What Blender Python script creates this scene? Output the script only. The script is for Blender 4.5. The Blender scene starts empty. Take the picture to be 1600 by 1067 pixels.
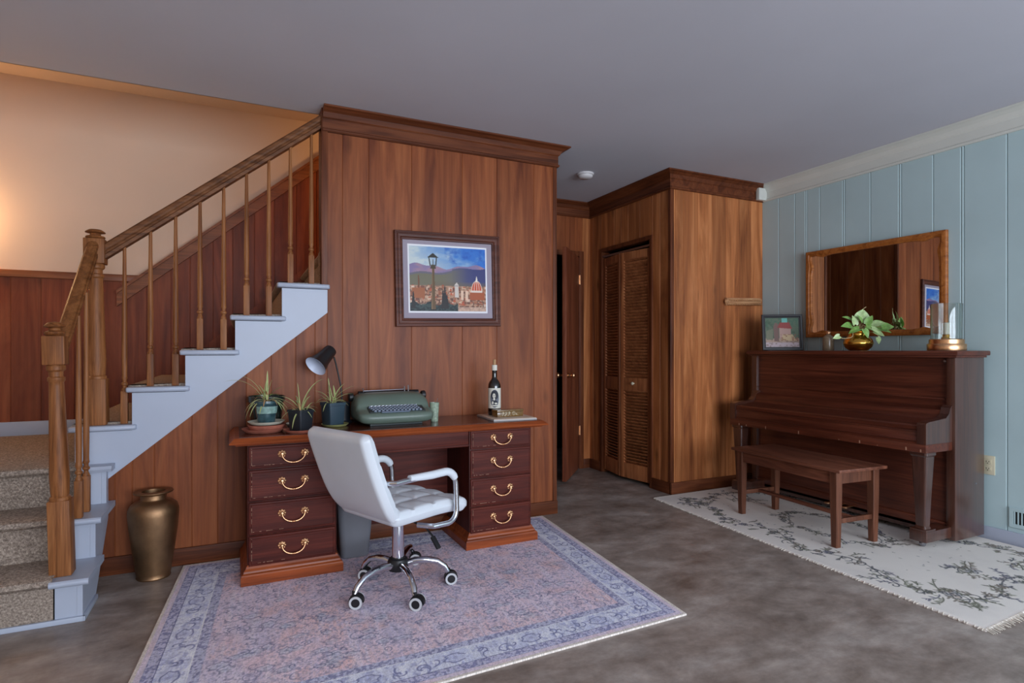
import bpy, bmesh, math, random
import numpy as np
from mathutils import Vector, Matrix
sc = bpy.context.scene
col = sc.collection
PI = math.pi
rnd = random.Random(7)

# ------------------------------------------------------------------ camera, world, daylight, exposure
FPX = 900.0
TH = math.atan(425 / 900.0)
cam_d = bpy.data.cameras.new('camera'); cam = bpy.data.objects.new('camera', cam_d); col.objects.link(cam)
cam.location = (0, 0, 1.15); cam.rotation_euler = (PI / 2, 0, -TH)
cam_d.sensor_width = 36; cam_d.lens = 36 * FPX / 1600; cam_d.shift_y = 13.5 / 1600
cam_d.clip_start = 0.02
sc.camera = cam
sc.view_settings.view_transform = 'Standard'; sc.view_settings.look = 'None'
sc.view_settings.gamma = 1; sc.view_settings.use_curve_mapping = False
sc.view_settings.exposure = 0.2
w = bpy.data.worlds.new('world'); sc.world = w; w.use_nodes = True
w.node_tree.nodes['Background'].inputs[0].default_value = (0.55, 0.62, 0.85, 1)
w.node_tree.nodes['Background'].inputs[1].default_value = 0.6

def area(name, loc, rot, sx, sy, power, color):
    d = bpy.data.lights.new(name, 'AREA'); d.shape = 'RECTANGLE'; d.size = sx; d.size_y = sy
    d.energy = power; d.color = color
    o = bpy.data.objects.new(name, d); col.objects.link(o); o.location = loc; o.rotation_euler = rot
    return o
SKY = (0.80, 0.88, 1.0)
# daylight coming in through the two wide windows of the back wall
area('window_daylight', (0.85, -2.66, 1.35), (PI / 2, 0, 0), 1.9, 1.9, 118, SKY)
area('window_daylight', (3.05, -2.66, 1.35), (PI / 2, 0, 0), 1.9, 1.9, 112, SKY)

# ------------------------------------------------------------------ mesh helpers
class MB:
    def __init__(self):
        self.v = []; self.f = []; self.m = []; self.s = []; self.pl = None; self.plv = []
    def add(self, vs, fs, mat=0, smooth=False, mtx=None, plank=0.0):
        b = len(self.v)
        for p in vs:
            p = Vector(p)
            if mtx is not None: p = mtx @ p
            self.v.append(tuple(p)); self.plv.append(plank)
        for f in fs:
            self.f.append(tuple(i + b for i in f)); self.m.append(mat); self.s.append(smooth)
        return self
    def box(self, x0, x1, y0, y1, z0, z1, bev=0.0, mat=0, mtx=None, plank=0.0, seg=2):
        if bev <= 0:
            vs = [(x, y, z) for z in (z0, z1) for y in (y0, y1) for x in (x0, x1)]
            fs = [(0, 2, 3, 1), (4, 5, 7, 6), (0, 1, 5, 4), (2, 6, 7, 3), (0, 4, 6, 2), (1, 3, 7, 5)]
            return self.add(vs, fs, mat, False, mtx, plank)
        bm = bmesh.new(); bmesh.ops.create_cube(bm, size=1)
        bmesh.ops.scale(bm, vec=(x1 - x0, y1 - y0, z1 - z0), verts=bm.verts)
        bmesh.ops.translate(bm, vec=((x0 + x1) / 2, (y0 + y1) / 2, (z0 + z1) / 2), verts=bm.verts)
        bmesh.ops.bevel(bm, geom=bm.edges[:], offset=bev, segments=seg, profile=0.6, affect='EDGES')
        self.frombm(bm, mat, seg > 1, mtx, plank); bm.free()
        return self
    def frombm(self, bm, mat=0, smooth=False, mtx=None, plank=0.0):
        bm.verts.index_update()
        self.add([v.co.copy() for v in bm.verts], [[v.index for v in f.verts] for f in bm.faces], mat, smooth, mtx, plank)
    def lathe(self, prof, n=32, mat=0, mtx=None, smooth=True, cap=True, cx=0, cy=0, plank=0.0):
        vs = []; fs = []
        for (r, z) in prof:
            for k in range(n):
                a = 2 * PI * k / n
                vs.append((cx + r * math.cos(a), cy + r * math.sin(a), z))
        for i in range(len(prof) - 1):
            for k in range(n):
                k2 = (k + 1) % n
                fs.append((i * n + k, i * n + k2, (i + 1) * n + k2, (i + 1) * n + k))
        if cap:
            if prof[0][0] > 1e-6: fs.append(tuple(reversed(range(n))))
            if prof[-1][0] > 1e-6: fs.append(tuple(range((len(prof) - 1) * n, len(prof) * n)))
        return self.add(vs, fs, mat, smooth, mtx, plank)
    def loft(self, rings, mat=0, smooth=True, mtx=None, cap=True, plank=0.0):
        n = len(rings[0]); vs = [p for r in rings for p in r]; fs = []
        for i in range(len(rings) - 1):
            for k in range(n):
                k2 = (k + 1) % n
                fs.append((i * n + k, i * n + k2, (i + 1) * n + k2, (i + 1) * n + k))
        if cap:
            fs.append(tuple(reversed(range(n)))); fs.append(tuple(range((len(rings) - 1) * n, len(rings) * n)))
        return self.add(vs, fs, mat, smooth, mtx, plank)
    def tube(self, pts, r, n=10, mat=0, mtx=None, smooth=True, flat=None):
        pts = [Vector(p) for p in pts]; rings = []
        up = Vector((0, 0, 1)); prev = None
        for i, p in enumerate(pts):
            t = (pts[min(i + 1, len(pts) - 1)] - pts[max(i - 1, 0)]).normalized()
            if prev is None:
                a = Vector((0, 0, 1)) if abs(t.z) < 0.9 else Vector((1, 0, 0))
                u = t.cross(a).normalized()
            else:
                u = (prev - t * prev.dot(t)).normalized()
            prev = u; v = t.cross(u)
            rr = r[i] if isinstance(r, (list, tuple)) else r
            rings.append([p + u * rr * math.cos(2 * PI * k / n) + v * rr * (flat or 1) * math.sin(2 * PI * k / n) for k in range(n)])
        return self.loft(rings, mat, smooth, mtx)
    def prism(self, poly, y0, y1, axis='y', mat=0, mtx=None, plank=0.0, smooth=False):
        """extrude a 2-D polygon: axis y -> poly is (x,z); x -> (y,z); z -> (x,y)"""
        def P(a, b, t): return {'y': (a, t, b), 'x': (t, a, b), 'z': (a, b, t)}[axis]
        n = len(poly)
        vs = [P(a, b, y0) for a, b in poly] + [P(a, b, y1) for a, b in poly]
        fs = [tuple(range(n)), tuple(reversed(range(n, 2 * n)))]
        for k in range(n):
            k2 = (k + 1) % n
            fs.append((k, n + k, n + k2, k2))
        return self.add(vs, fs, mat, smooth, mtx, plank)
    def build(self, name, mats, parent=None, loc=None, rot=None, fixn=True, auto=None):
        me = bpy.data.meshes.new(name); me.from_pydata(self.v, [], self.f)
        if not isinstance(mats, (list, tuple)): mats = [mats]
        for m in mats: me.materials.append(m)
        me.polygons.foreach_set('material_index', self.m)
        me.polygons.foreach_set('use_smooth', self.s)
        at = me.attributes.new('plank', 'FLOAT', 'POINT'); at.data.foreach_set('value', self.plv)
        me.update()
        if fixn:
            bm = bmesh.new(); bm.from_mesh(me); bmesh.ops.recalc_face_normals(bm, faces=bm.faces[:]); bm.to_mesh(me); bm.free()
        if any(self.s):
            try: me.set_sharp_from_angle(angle=math.radians(auto or 40))
            except Exception: pass
        o = bpy.data.objects.new(name, me); col.objects.link(o)
        if loc is not None: o.location = loc
        if rot is not None: o.rotation_euler = rot
        if parent is not None: o.parent = parent
        return o

def T(x=0, y=0, z=0): return Matrix.Translation((x, y, z))
def R(a, ax): return Matrix.Rotation(a, 4, ax)
def thing(name, label, cat, loc=(0, 0, 0), rz=0, group=None):
    o = bpy.data.objects.new(name, None); col.objects.link(o); o.empty_display_size = 0.05
    o.location = loc; o.rotation_euler = (0, 0, rz)
    return tag(o, label, cat, group)
def tag(o, label, cat, group=None):
    o['label'] = label; o['category'] = cat
    if group: o['group'] = group
    return o
def struct(o, label=None):
    o['kind'] = 'structure'
    if label: o['label'] = label
    return o
def copy_tree(o, parent=None, name=None):
    c = o.copy(); col.objects.link(c)
    if parent is not None: c.parent = parent
    for ch in list(o.children): copy_tree(ch, c)
    return c
def lerp(a, b, t): return a + (b - a) * t
def rrect(cx, w, h, r, n=6):
    """rounded rectangle outline, w x h, as (a, b) pairs"""
    pts = []
    for (sx, sy, a0) in ((1, 1, 0), (-1, 1, PI / 2), (-1, -1, PI), (1, -1, 1.5 * PI)):
        for k in range(n + 1):
            a = a0 + PI / 2 * k / n
            pts.append((cx + sx * (w / 2 - r) + r * math.cos(a), sy * (h / 2 - r) + r * math.sin(a)))
    return pts
def arc(cx, cy, r, a0, a1, n=12): return [(cx + r * math.cos(lerp(a0, a1, k / n)), cy + r * math.sin(lerp(a0, a1, k / n))) for k in range(n + 1)]

# ------------------------------------------------------------------ materials
def lin(c):
    return tuple(((x / 255) / 12.92 if x / 255 <= 0.04045 else ((x / 255 + 0.055) / 1.055) ** 2.4) for x in c) + (1,)
def newmat(name):
    m = bpy.data.materials.new(name); m.use_nodes = True
    nt = m.node_tree; return m, nt, nt.nodes['Principled BSDF']
def N(nt, typ, **kw):
    n = nt.nodes.new(typ)
    for k, v in kw.items(): setattr(n, k, v)
    return n
def plain(name, c, rough=0.5, metal=0.0, spec=0.5, noise=0.0, nscale=20, bump=0.0, bscale=200, coat=0.0, vary_rough=0):
    m, nt, b = newmat(name); L = nt.links.new
    b.inputs['Base Color'].default_value = lin(c); b.inputs['Roughness'].default_value = rough
    b.inputs['Metallic'].default_value = metal; b.inputs['Specular IOR Level'].default_value = spec
    b.inputs['Coat Weight'].default_value = coat
    tc = N(nt, 'ShaderNodeTexCoord')
    if noise > 0:
        nz = N(nt, 'ShaderNodeTexNoise'); nz.inputs['Scale'].default_value = nscale; nz.inputs['Detail'].default_value = 6
        L(tc.outputs['Object'], nz.inputs['Vector'])
        r = N(nt, 'ShaderNodeValToRGB'); e = r.color_ramp.elements
        cc = lin(c)
        e[0].position = 0.3; e[1].position = 0.7
        e[0].color = tuple(max(0, x * (1 - noise)) for x in cc[:3]) + (1,)
        e[1].color = tuple(min(1, x * (1 + noise)) for x in cc[:3]) + (1,)
        L(nz.outputs['Fac'], r.inputs['Fac']); L(r.outputs['Color'], b.inputs['Base Color'])
    if bump > 0:
        nb = N(nt, 'ShaderNodeTexNoise'); nb.inputs['Scale'].default_value = bscale; nb.inputs['Detail'].default_value = 4
        L(tc.outputs['Object'], nb.inputs['Vector'])
        bp = N(nt, 'ShaderNodeBump'); bp.inputs['Strength'].default_value = bump; bp.inputs['Distance'].default_value = 0.01
        L(nb.outputs['Fac'], bp.inputs['Height']); L(bp.outputs['Normal'], b.inputs['Normal'])
    return m
def wood(name, cs, axis='z', sc_long=1.2, sc_cross=14, rough=0.46, spec=0.3, var=0.5, knots=0.0, fine=0.25, coat=0.0):
    """long-grained wood; cs = dark, mid, light sRGB; the point attribute 'plank' shifts and tints each board"""
    m, nt, b = newmat(name); L = nt.links.new
    tc = N(nt, 'ShaderNodeTexCoord'); at = N(nt, 'ShaderNodeAttribute'); at.attribute_name = 'plank'
    sh = N(nt, 'ShaderNodeVectorMath', operation='SCALE'); sh.inputs[0].default_value = (7.3, 5.1, 11.7)
    L(at.outputs['Fac'], sh.inputs['Scale'])
    ad = N(nt, 'ShaderNodeVectorMath', operation='ADD'); L(tc.outputs['Object'], ad.inputs[0]); L(sh.outputs[0], ad.inputs[1])
    def mapped(l, c):
        mp = N(nt, 'ShaderNodeMapping'); s = [c, c, c]; s['xyz'.index(axis)] = l
        mp.inputs['Scale'].default_value = s; L(ad.outputs[0], mp.inputs['Vector']); return mp
    m1 = mapped(sc_long, sc_cross)
    n1 = N(nt, 'ShaderNodeTexNoise'); n1.inputs['Scale'].default_value = 1.0; n1.inputs['Detail'].default_value = 8
    n1.inputs['Roughness'].default_value = 0.6; n1.inputs['Distortion'].default_value = 1.1
    L(m1.outputs[0], n1.inputs['Vector'])
    ramp = N(nt, 'ShaderNodeValToRGB'); e = ramp.color_ramp.elements
    e[0].position = 0.30; e[0].color = lin(cs[0]); e[1].position = 0.72; e[1].color = lin(cs[2])
    mid = e.new(0.5); mid.color = lin(cs[1])
    L(n1.outputs['Fac'], ramp.inputs['Fac'])
    m2 = mapped(sc_long * 2.5, sc_cross * 9)
    n2 = N(nt, 'ShaderNodeTexNoise'); n2.inputs['Scale'].default_value = 1.0; n2.inputs['Detail'].default_value = 4
    L(m2.outputs[0], n2.inputs['Vector'])
    mr = N(nt, 'ShaderNodeMapRange'); mr.inputs['From Min'].default_value = 0.3; mr.inputs['From Max'].default_value = 0.7
    mr.inputs['To Min'].default_value = 1 - fine; mr.inputs['To Max'].default_value = 1 + fine * 0.6
    L(n2.outputs['Fac'], mr.inputs['Value'])
    # board tint from the attribute
    wn = N(nt, 'ShaderNodeTexWhiteNoise', noise_dimensions='1D'); L(at.outputs['Fac'], wn.inputs['W'])
    mr2 = N(nt, 'ShaderNodeMapRange'); mr2.inputs['To Min'].default_value = 1 - var * 0.5; mr2.inputs['To Max'].default_value = 1 + var * 0.5
    L(wn.outputs['Value'], mr2.inputs['Value'])
    mu = N(nt, 'ShaderNodeMath', operation='MULTIPLY'); L(mr.outputs[0], mu.inputs[0]); L(mr2.outputs[0], mu.inputs[1])
    last = mu.outputs[0]
    if knots > 0:
        mk = mapped(2.2, 5.5)
        vk = N(nt, 'ShaderNodeTexVoronoi'); vk.inputs['Scale'].default_value = 1.0; L(mk.outputs[0], vk.inputs['Vector'])
        rk = N(nt, 'ShaderNodeMapRange'); rk.inputs['From Min'].default_value = 0.03; rk.inputs['From Max'].default_value = 0.16
        rk.inputs['To Min'].default_value = 1 - knots; rk.inputs['To Max'].default_value = 1
        L(vk.outputs['Distance'], rk.inputs['Value'])
        mu2 = N(nt, 'ShaderNodeMath', operation='MULTIPLY'); L(last, mu2.inputs[0]); L(rk.outputs[0], mu2.inputs[1]); last = mu2.outputs[0]
    vm = N(nt, 'ShaderNodeVectorMath', operation='SCALE'); L(ramp.outputs['Color'], vm.inputs[0]); L(last, vm.inputs['Scale'])
    L(vm.outputs[0], b.inputs['Base Color'])
    b.inputs['Roughness'].default_value = rough; b.inputs['Specular IOR Level'].default_value = spec
    b.inputs['Coat Weight'].default_value = coat; b.inputs['Coat Roughness'].default_value = 0.15
    bp = N(nt, 'ShaderNodeBump'); bp.inputs['Strength'].default_value = 0.12; bp.inputs['Distance'].default_value = 0.004
    L(n2.outputs['Fac'], bp.inputs['Height']); L(bp.outputs['Normal'], b.inputs['Normal'])
    return m
def vcol(name, attr='Col', rough=0.9, spec=0.2, fine=0.0, fscale=900, bump=0.0):
    m, nt, b = newmat(name); L = nt.links.new
    a = N(nt, 'ShaderNodeAttribute'); a.attribute_name = attr
    src = a.outputs['Color']
    tc = N(nt, 'ShaderNodeTexCoord'); nz = N(nt, 'ShaderNodeTexNoise'); nz.inputs['Scale'].default_value = fscale; nz.inputs['Detail'].default_value = 3
    L(tc.outputs['Object'], nz.inputs['Vector'])
    if fine > 0:
        mr = N(nt, 'ShaderNodeMapRange'); mr.inputs['From Min'].default_value = .3; mr.inputs['From Max'].default_value = .7
        mr.inputs['To Min'].default_value = 1 - fine; mr.inputs['To Max'].default_value = 1 + fine
        L(nz.outputs['Fac'], mr.inputs['Value'])
        vm = N(nt, 'ShaderNodeVectorMath', operation='SCALE'); L(src, vm.inputs[0]); L(mr.outputs[0], vm.inputs['Scale']); src = vm.outputs[0]
    L(src, b.inputs['Base Color']); b.inputs['Roughness'].default_value = rough; b.inputs['Specular IOR Level'].default_value = spec
    if bump > 0:
        bp = N(nt, 'ShaderNodeBump'); bp.inputs['Strength'].default_value = bump; bp.inputs['Distance'].default_value = .004
        L(nz.outputs['Fac'], bp.inputs['Height']); L(bp.outputs['Normal'], b.inputs['Normal'])
    return m
def glass_mat(name, c=(235, 240, 238), rough=0.02, alpha=None):
    m, nt, b = newmat(name)
    b.inputs['Base Color'].default_value = lin(c); b.inputs['Transmission Weight'].default_value = 1
    b.inputs['Roughness'].default_value = rough; b.inputs['IOR'].default_value = 1.45
    return m

M = {}
M['panel'] = wood('walnut_panelling', ((100, 48, 25), (132, 71, 38), (156, 91, 52)), 'z', 0.9, 9, 0.45, 0.24, 0.28, 0.4, fine=.15)
M['panel_red'] = wood('red_panelling', ((92, 42, 24), (124, 60, 34), (146, 80, 48)), 'z', 0.9, 9, 0.46, 0.3, 0.3, 0.5, fine=.15)
M['panel_closet'] = wood('closet_panelling', ((118, 65, 36), (164, 99, 56), (200, 132, 82)), 'z', 0.8, 9, 0.46, 0.28, 0.4, 0.5, fine=.18)
M['trim_x'] = wood('trim_along_x', ((70, 34, 18), (100, 52, 28), (120, 68, 40)), 'x', 1.2, 14, 0.46, 0.25, 0.2)
M['trim_y'] = wood('trim_along_y', ((70, 34, 18), (100, 52, 28), (120, 68, 40)), 'y', 1.2, 14, 0.46, 0.25, 0.2)
M['trim_z'] = wood('trim_along_z', ((70, 34, 18), (100, 52, 28), (120, 68, 40)), 'z', 1.2, 14, 0.46, 0.25, 0.2)
M['cap_x'] = wood('wainscot_cap_wood', ((98, 52, 28), (132, 76, 42), (150, 92, 54)), 'x', 1.2, 16, 0.4, 0.4, 0.2)
M['oak_z'] = wood('oak_along_z', ((96, 54, 26), (136, 84, 46), (160, 106, 64)), 'z', 2.0, 26, 0.48, 0.25, 0.2)
M['oak_x'] = wood('oak_along_x', ((74, 44, 26), (112, 70, 42), (138, 92, 60)), 'x', 2.0, 26, 0.45, 0.3, 0.2)
M['oak_y'] = wood('oak_along_y', ((86, 50, 24), (126, 78, 42), (150, 98, 58)), 'y', 2.0, 26, 0.45, 0.3, 0.2)
M['mahog_x'] = wood('mahogany_along_x', ((60, 21, 15), (82, 31, 22), (98, 42, 30)), 'x', 1.5, 20, 0.5, 0.2, 0.25)
M['mahog_z'] = wood('mahogany_along_z', ((54, 20, 15), (72, 28, 20), (88, 38, 28)), 'z', 1.5, 20, 0.5, 0.2, 0.25)
M['desk_edge'] = wood('desk_top_wood', ((104, 46, 20), (144, 68, 30), (164, 84, 42)), 'x', 1.5, 20, 0.4, 0.25, 0.2, coat=0.1)
M['desk_top'] = wood('desk_top_dark', ((62, 28, 18), (86, 40, 26), (100, 52, 36)), 'x', 1.5, 20, 0.2, 0.3, 0.2, coat=0.1)
M['piano_y'] = wood('piano_along_y', ((58, 24, 14), (86, 40, 25), (106, 54, 36)), 'y', 1.3, 30, 0.36, 0.45, 0.2, coat=0.15)
M['piano_z'] = wood('piano_along_z', ((50, 25, 17), (70, 38, 27), (86, 50, 36)), 'z', 1.3, 22, 0.25, 0.6, 0.2, coat=1.0)
M['bench_y'] = wood('bench_along_y', ((76, 40, 28), (112, 66, 48), (142, 88, 66)), 'y', 1.4, 22, 0.36, 0.45, 0.2)
M['bench_z'] = wood('bench_along_z', ((70, 38, 26), (98, 58, 40), (124, 78, 56)), 'z', 1.4, 22, 0.4, 0.4, 0.2)
M['mirror_wood'] = wood('mirror_frame_wood', ((120, 64, 24), (158, 92, 40), (178, 112, 56)), 'y', 2, 26, 0.4, 0.3, 0.2)
M['frame_wood'] = wood('picture_frame_wood', ((58, 28, 20), (86, 46, 34), (110, 64, 50)), 'x', 2, 30, 0.42, 0.25, 0.2)
M['carved'] = wood('carved_wood', ((130, 90, 58), (184, 134, 92), (212, 168, 122)), 'x', 3, 30, 0.5, 0.4, 0.2)
M['door_wood'] = wood('door_wood', ((84, 40, 26), (116, 60, 38), (138, 78, 52)), 'z', 1.2, 14, 0.45, 0.3, 0.2)
M['louver'] = wood('louver_wood', ((120, 68, 40), (160, 98, 60), (186, 122, 78)), 'z', 1.2, 14, 0.45, 0.3, 0.2)
M['white'] = plain('white_paint', (174, 182, 198), 0.4, noise=0.03, nscale=3)
M['ceil'] = plain('ceiling_paint', (196, 196, 204), 0.9, noise=0.05, nscale=0.8, spec=0.1)
M['beige'] = plain('beige_wall_paint', (214, 192, 172), 0.85, noise=0.03, nscale=1.5, spec=0.15)
M['crownw'] = plain('crown_paint', (206, 208, 200), 0.5, noise=0.03, nscale=4)
M['blue'] = plain('blue_wall_paint', (176, 198, 200), 0.5, noise=0.05, nscale=2.0, spec=0.4)
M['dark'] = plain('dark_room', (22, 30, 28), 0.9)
M['brass'] = plain('polished_brass', (226, 174, 78), 0.2, 1.0, noise=0.12, nscale=12)
M['brass_pull'] = plain('aged_brass_pull', (222, 172, 128), 0.3, 1.0, noise=0.15, nscale=90)
M['brass_old'] = plain('aged_brass', (146, 114, 84), 0.5, 1.0, noise=0.3, nscale=9, bump=0.08, bscale=60)
M['chrome'] = plain('chrome', (215, 218, 224), 0.08, 1.0)
M['steel'] = plain('steel', (160, 162, 170), 0.3, 1.0)
M['black'] = plain('black_plastic', (22, 22, 24), 0.45)
M['black2'] = plain('black_satin_metal', (28, 27, 29), 0.35)
M['darkpot'] = plain('dark_plastic_pot', (28, 33, 40), 0.5)
M['slatepot'] = plain('slate_plastic_pot', (48, 66, 78), 0.45)
M['greenpot'] = plain('dark_green_glaze', (24, 40, 36), 0.25, coat=0.4)
M['glazepot'] = plain('teal_glaze', (52, 78, 84), 0.22, noise=0.35, nscale=40, coat=0.5)
M['glazelight'] = plain('pale_teal_glaze', (128, 158, 150), 0.25, noise=0.3, nscale=60, coat=0.5)
M['terra'] = plain('terracotta', (168, 98, 78), 0.75, noise=0.2, nscale=25)
M['cream'] = plain('cream_ceramic', (206, 204, 186), 0.4, noise=0.08, nscale=30)
M['lime'] = plain('pale_green_ceramic', (158, 160, 104), 0.45, noise=0.1, nscale=30)
M['soil'] = plain('potting_soil', (46, 32, 24), 0.95, noise=0.4, nscale=120, bump=0.5)
M['leaf'] = plain('spider_plant_leaf', (128, 154, 84), 0.5, noise=0.3, nscale=40)
M['leafc'] = plain('spider_plant_cream_stripe', (196, 194, 138), 0.5, noise=0.1, nscale=40)
M['leafd'] = plain('dry_leaf', (172, 138, 92), 0.7, noise=0.2, nscale=40)
M['pothos'] = plain('pothos_leaf', (124, 166, 84), 0.4, noise=0.3, nscale=45, spec=0.5)
M['pothos2'] = plain('pothos_leaf_pale', (176, 202, 140), 0.4, noise=0.25, nscale=45, spec=0.5)
M['stem'] = plain('plant_stem', (168, 150, 104), 0.6)
M['leather'] = plain('white_leatherette', (216, 222, 228), 0.36, noise=0.02, nscale=6, bump=0.05, bscale=350, spec=0.5)
M['bin'] = plain('grey_plastic_bin', (122, 124, 130), 0.5)
M['wheelgrey'] = plain('pale_grey_rubber', (190, 192, 194), 0.6)
M['sage'] = plain('sage_green_enamel', (98, 113, 102), 0.38, noise=0.06, nscale=8, spec=0.5)
M['sagedark'] = plain('dark_green_grey', (44, 54, 54), 0.5)
M['key'] = plain('typewriter_key', (104, 118, 136), 0.3, spec=0.6)
M['keymark'] = plain('key_letter_paint', (205, 212, 220), 0.5)
M['mirror'] = plain('mirror_glass', (228, 230, 230), 0.01, 1.0)
M['glass'] = glass_mat('clear_glass')
M['cupglass'] = plain('pressed_green_glass', (150, 166, 146), 0.25, noise=0.35, nscale=80, spec=0.6)
M['bottle'] = plain('dark_bottle_glass', (12, 14, 14), 0.08, spec=0.7, coat=0.5)
M['paper'] = plain('label_paper', (214, 210, 196), 0.7)
M['ink'] = plain('label_ink', (40, 42, 52), 0.7)
M['inkmid'] = plain('label_ink_grey', (108, 110, 120), 0.7)
M['cork'] = plain('cork', (178, 140, 100), 0.8)
M['amberbox'] = plain('gold_lacquer_box', (112, 82, 40), 0.25, noise=0.25, nscale=30, coat=0.5)
M['script'] = plain('cream_lettering', (236, 226, 196), 0.6)
M['board'] = plain('pale_stone_tile', (206, 186, 166), 0.4, noise=0.08, nscale=25)
M['boarde'] = plain('tile_edge', (176, 172, 170), 0.5)
M['shadein'] = plain('white_enamel', (206, 216, 236), 0.4)
M['ivory'] = plain('ivory_plastic', (206, 198, 170), 0.45)
M['slot'] = plain('dark_slot', (14, 14, 14), 0.8)
M['scuff'] = plain('bare_wood_scuff', (170, 128, 104), .7)
M['oldglass'] = plain('dusty_amber_glass', (124, 106, 84), 0.25, noise=0.2, nscale=40, spec=0.6)
M['candle'] = plain('candle_wax', (226, 222, 206), 0.5)
M['smoke'] = plain('detector_plastic', (212, 208, 208), 0.5)
M['mat_board'] = plain('grey_mat_board', (156, 146, 158), 0.8)
M['matwhite'] = plain('white_mat_bevel', (232, 232, 236), 0.7)

M['piano_z'].node_tree.nodes['Principled BSDF'].inputs['Coat Roughness'].default_value = .3
def carpet_mat():
    m, nt, b = newmat('stair_carpet'); L = nt.links.new
    tc = N(nt, 'ShaderNodeTexCoord')
    n1 = N(nt, 'ShaderNodeTexNoise'); n1.inputs['Scale'].default_value = 110; n1.inputs['Detail'].default_value = 5; n1.inputs['Roughness'].default_value = .75
    L(tc.outputs['Object'], n1.inputs['Vector'])
    r = N(nt, 'ShaderNodeValToRGB'); e = r.color_ramp.elements
    e[0].position = .30; e[0].color = lin((88, 76, 68)); e[1].position = .70; e[1].color = lin((206, 190, 174))
    mid = e.new(.5); mid.color = lin((150, 136, 124))
    L(n1.outputs['Fac'], r.inputs['Fac']); L(r.outputs['Color'], b.inputs['Base Color'])
    b.inputs['Roughness'].default_value = .95; b.inputs['Specular IOR Level'].default_value = .1
    bp = N(nt, 'ShaderNodeBump'); bp.inputs['Strength'].default_value = .45; bp.inputs['Distance'].default_value = .008
    L(n1.outputs['Fac'], bp.inputs['Height']); L(bp.outputs['Normal'], b.inputs['Normal'])
    return m
M['carpet'] = carpet_mat()
def concrete_mat():
    m, nt, b = newmat('stained_concrete'); L = nt.links.new
    tc = N(nt, 'ShaderNodeTexCoord')
    mp = N(nt, 'ShaderNodeMapping'); mp.inputs['Scale'].default_value = (1.1, 2.0, 1); L(tc.outputs['Object'], mp.inputs['Vector'])
    n1 = N(nt, 'ShaderNodeTexNoise'); n1.inputs['Scale'].default_value = 1.9; n1.inputs['Detail'].default_value = 12; n1.inputs['Roughness'].default_value = .7; n1.inputs['Distortion'].default_value = .25
    L(mp.outputs[0], n1.inputs['Vector'])
    r = N(nt, 'ShaderNodeValToRGB'); e = r.color_ramp.elements
    e[0].position = .3; e[0].color = lin((104, 90, 80)); e[1].position = .70; e[1].color = lin((178, 168, 160))
    mid = e.new(.5); mid.color = lin((146, 133, 124))
    L(n1.outputs['Fac'], r.inputs['Fac'])
    n2 = N(nt, 'ShaderNodeTexNoise'); n2.inputs['Scale'].default_value = 9; n2.inputs['Detail'].default_value = 8; n2.inputs['Roughness'].default_value = .7
    L(tc.outputs['Object'], n2.inputs['Vector'])
    mr = N(nt, 'ShaderNodeMapRange'); mr.inputs['From Min'].default_value = .3; mr.inputs['From Max'].default_value = .7
    mr.inputs['To Min'].default_value = .72; mr.inputs['To Max'].default_value = 1.22; L(n2.outputs['Fac'], mr.inputs['Value'])
    vm = N(nt, 'ShaderNodeVectorMath', operation='SCALE'); L(r.outputs['Color'], vm.inputs[0]); L(mr.outputs[0], vm.inputs['Scale'])
    L(vm.outputs[0], b.inputs['Base Color'])
    mr2 = N(nt, 'ShaderNodeMapRange'); mr2.inputs['To Min'].default_value = .3; mr2.inputs['To Max'].default_value = .55
    L(n1.outputs['Fac'], mr2.inputs['Value']); L(mr2.outputs[0], b.inputs['Roughness'])
    b.inputs['Specular IOR Level'].default_value = .45
    return m
M['concrete'] = concrete_mat()

# ------------------------------------------------------------------ the setting
XL, XB, YBK = -1.9, 4.13, -2.7
YW, YC, XC, YH, YF, ZC = 3.545, 3.615, 3.105, 4.785, 4.82, 2.575
XWL, XWR, YEDGE = 0.454, 2.014, 3.655

struct(MB().box(XL - .1, XB + .1, YBK - .1, 5.9, -0.1, 0).build('floor', M['concrete']))
b = MB(); b.box(XL - .1, XB + .1, YBK - .1, YEDGE, ZC, ZC + .12); b.box(1.96, XB + .1, YEDGE, 5.9, ZC, ZC + .12); b.box(XWL, 1.96, YEDGE - .02, YEDGE, ZC, ZC + .12)
struct(b.build('ceiling', M['ceil']))

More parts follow.
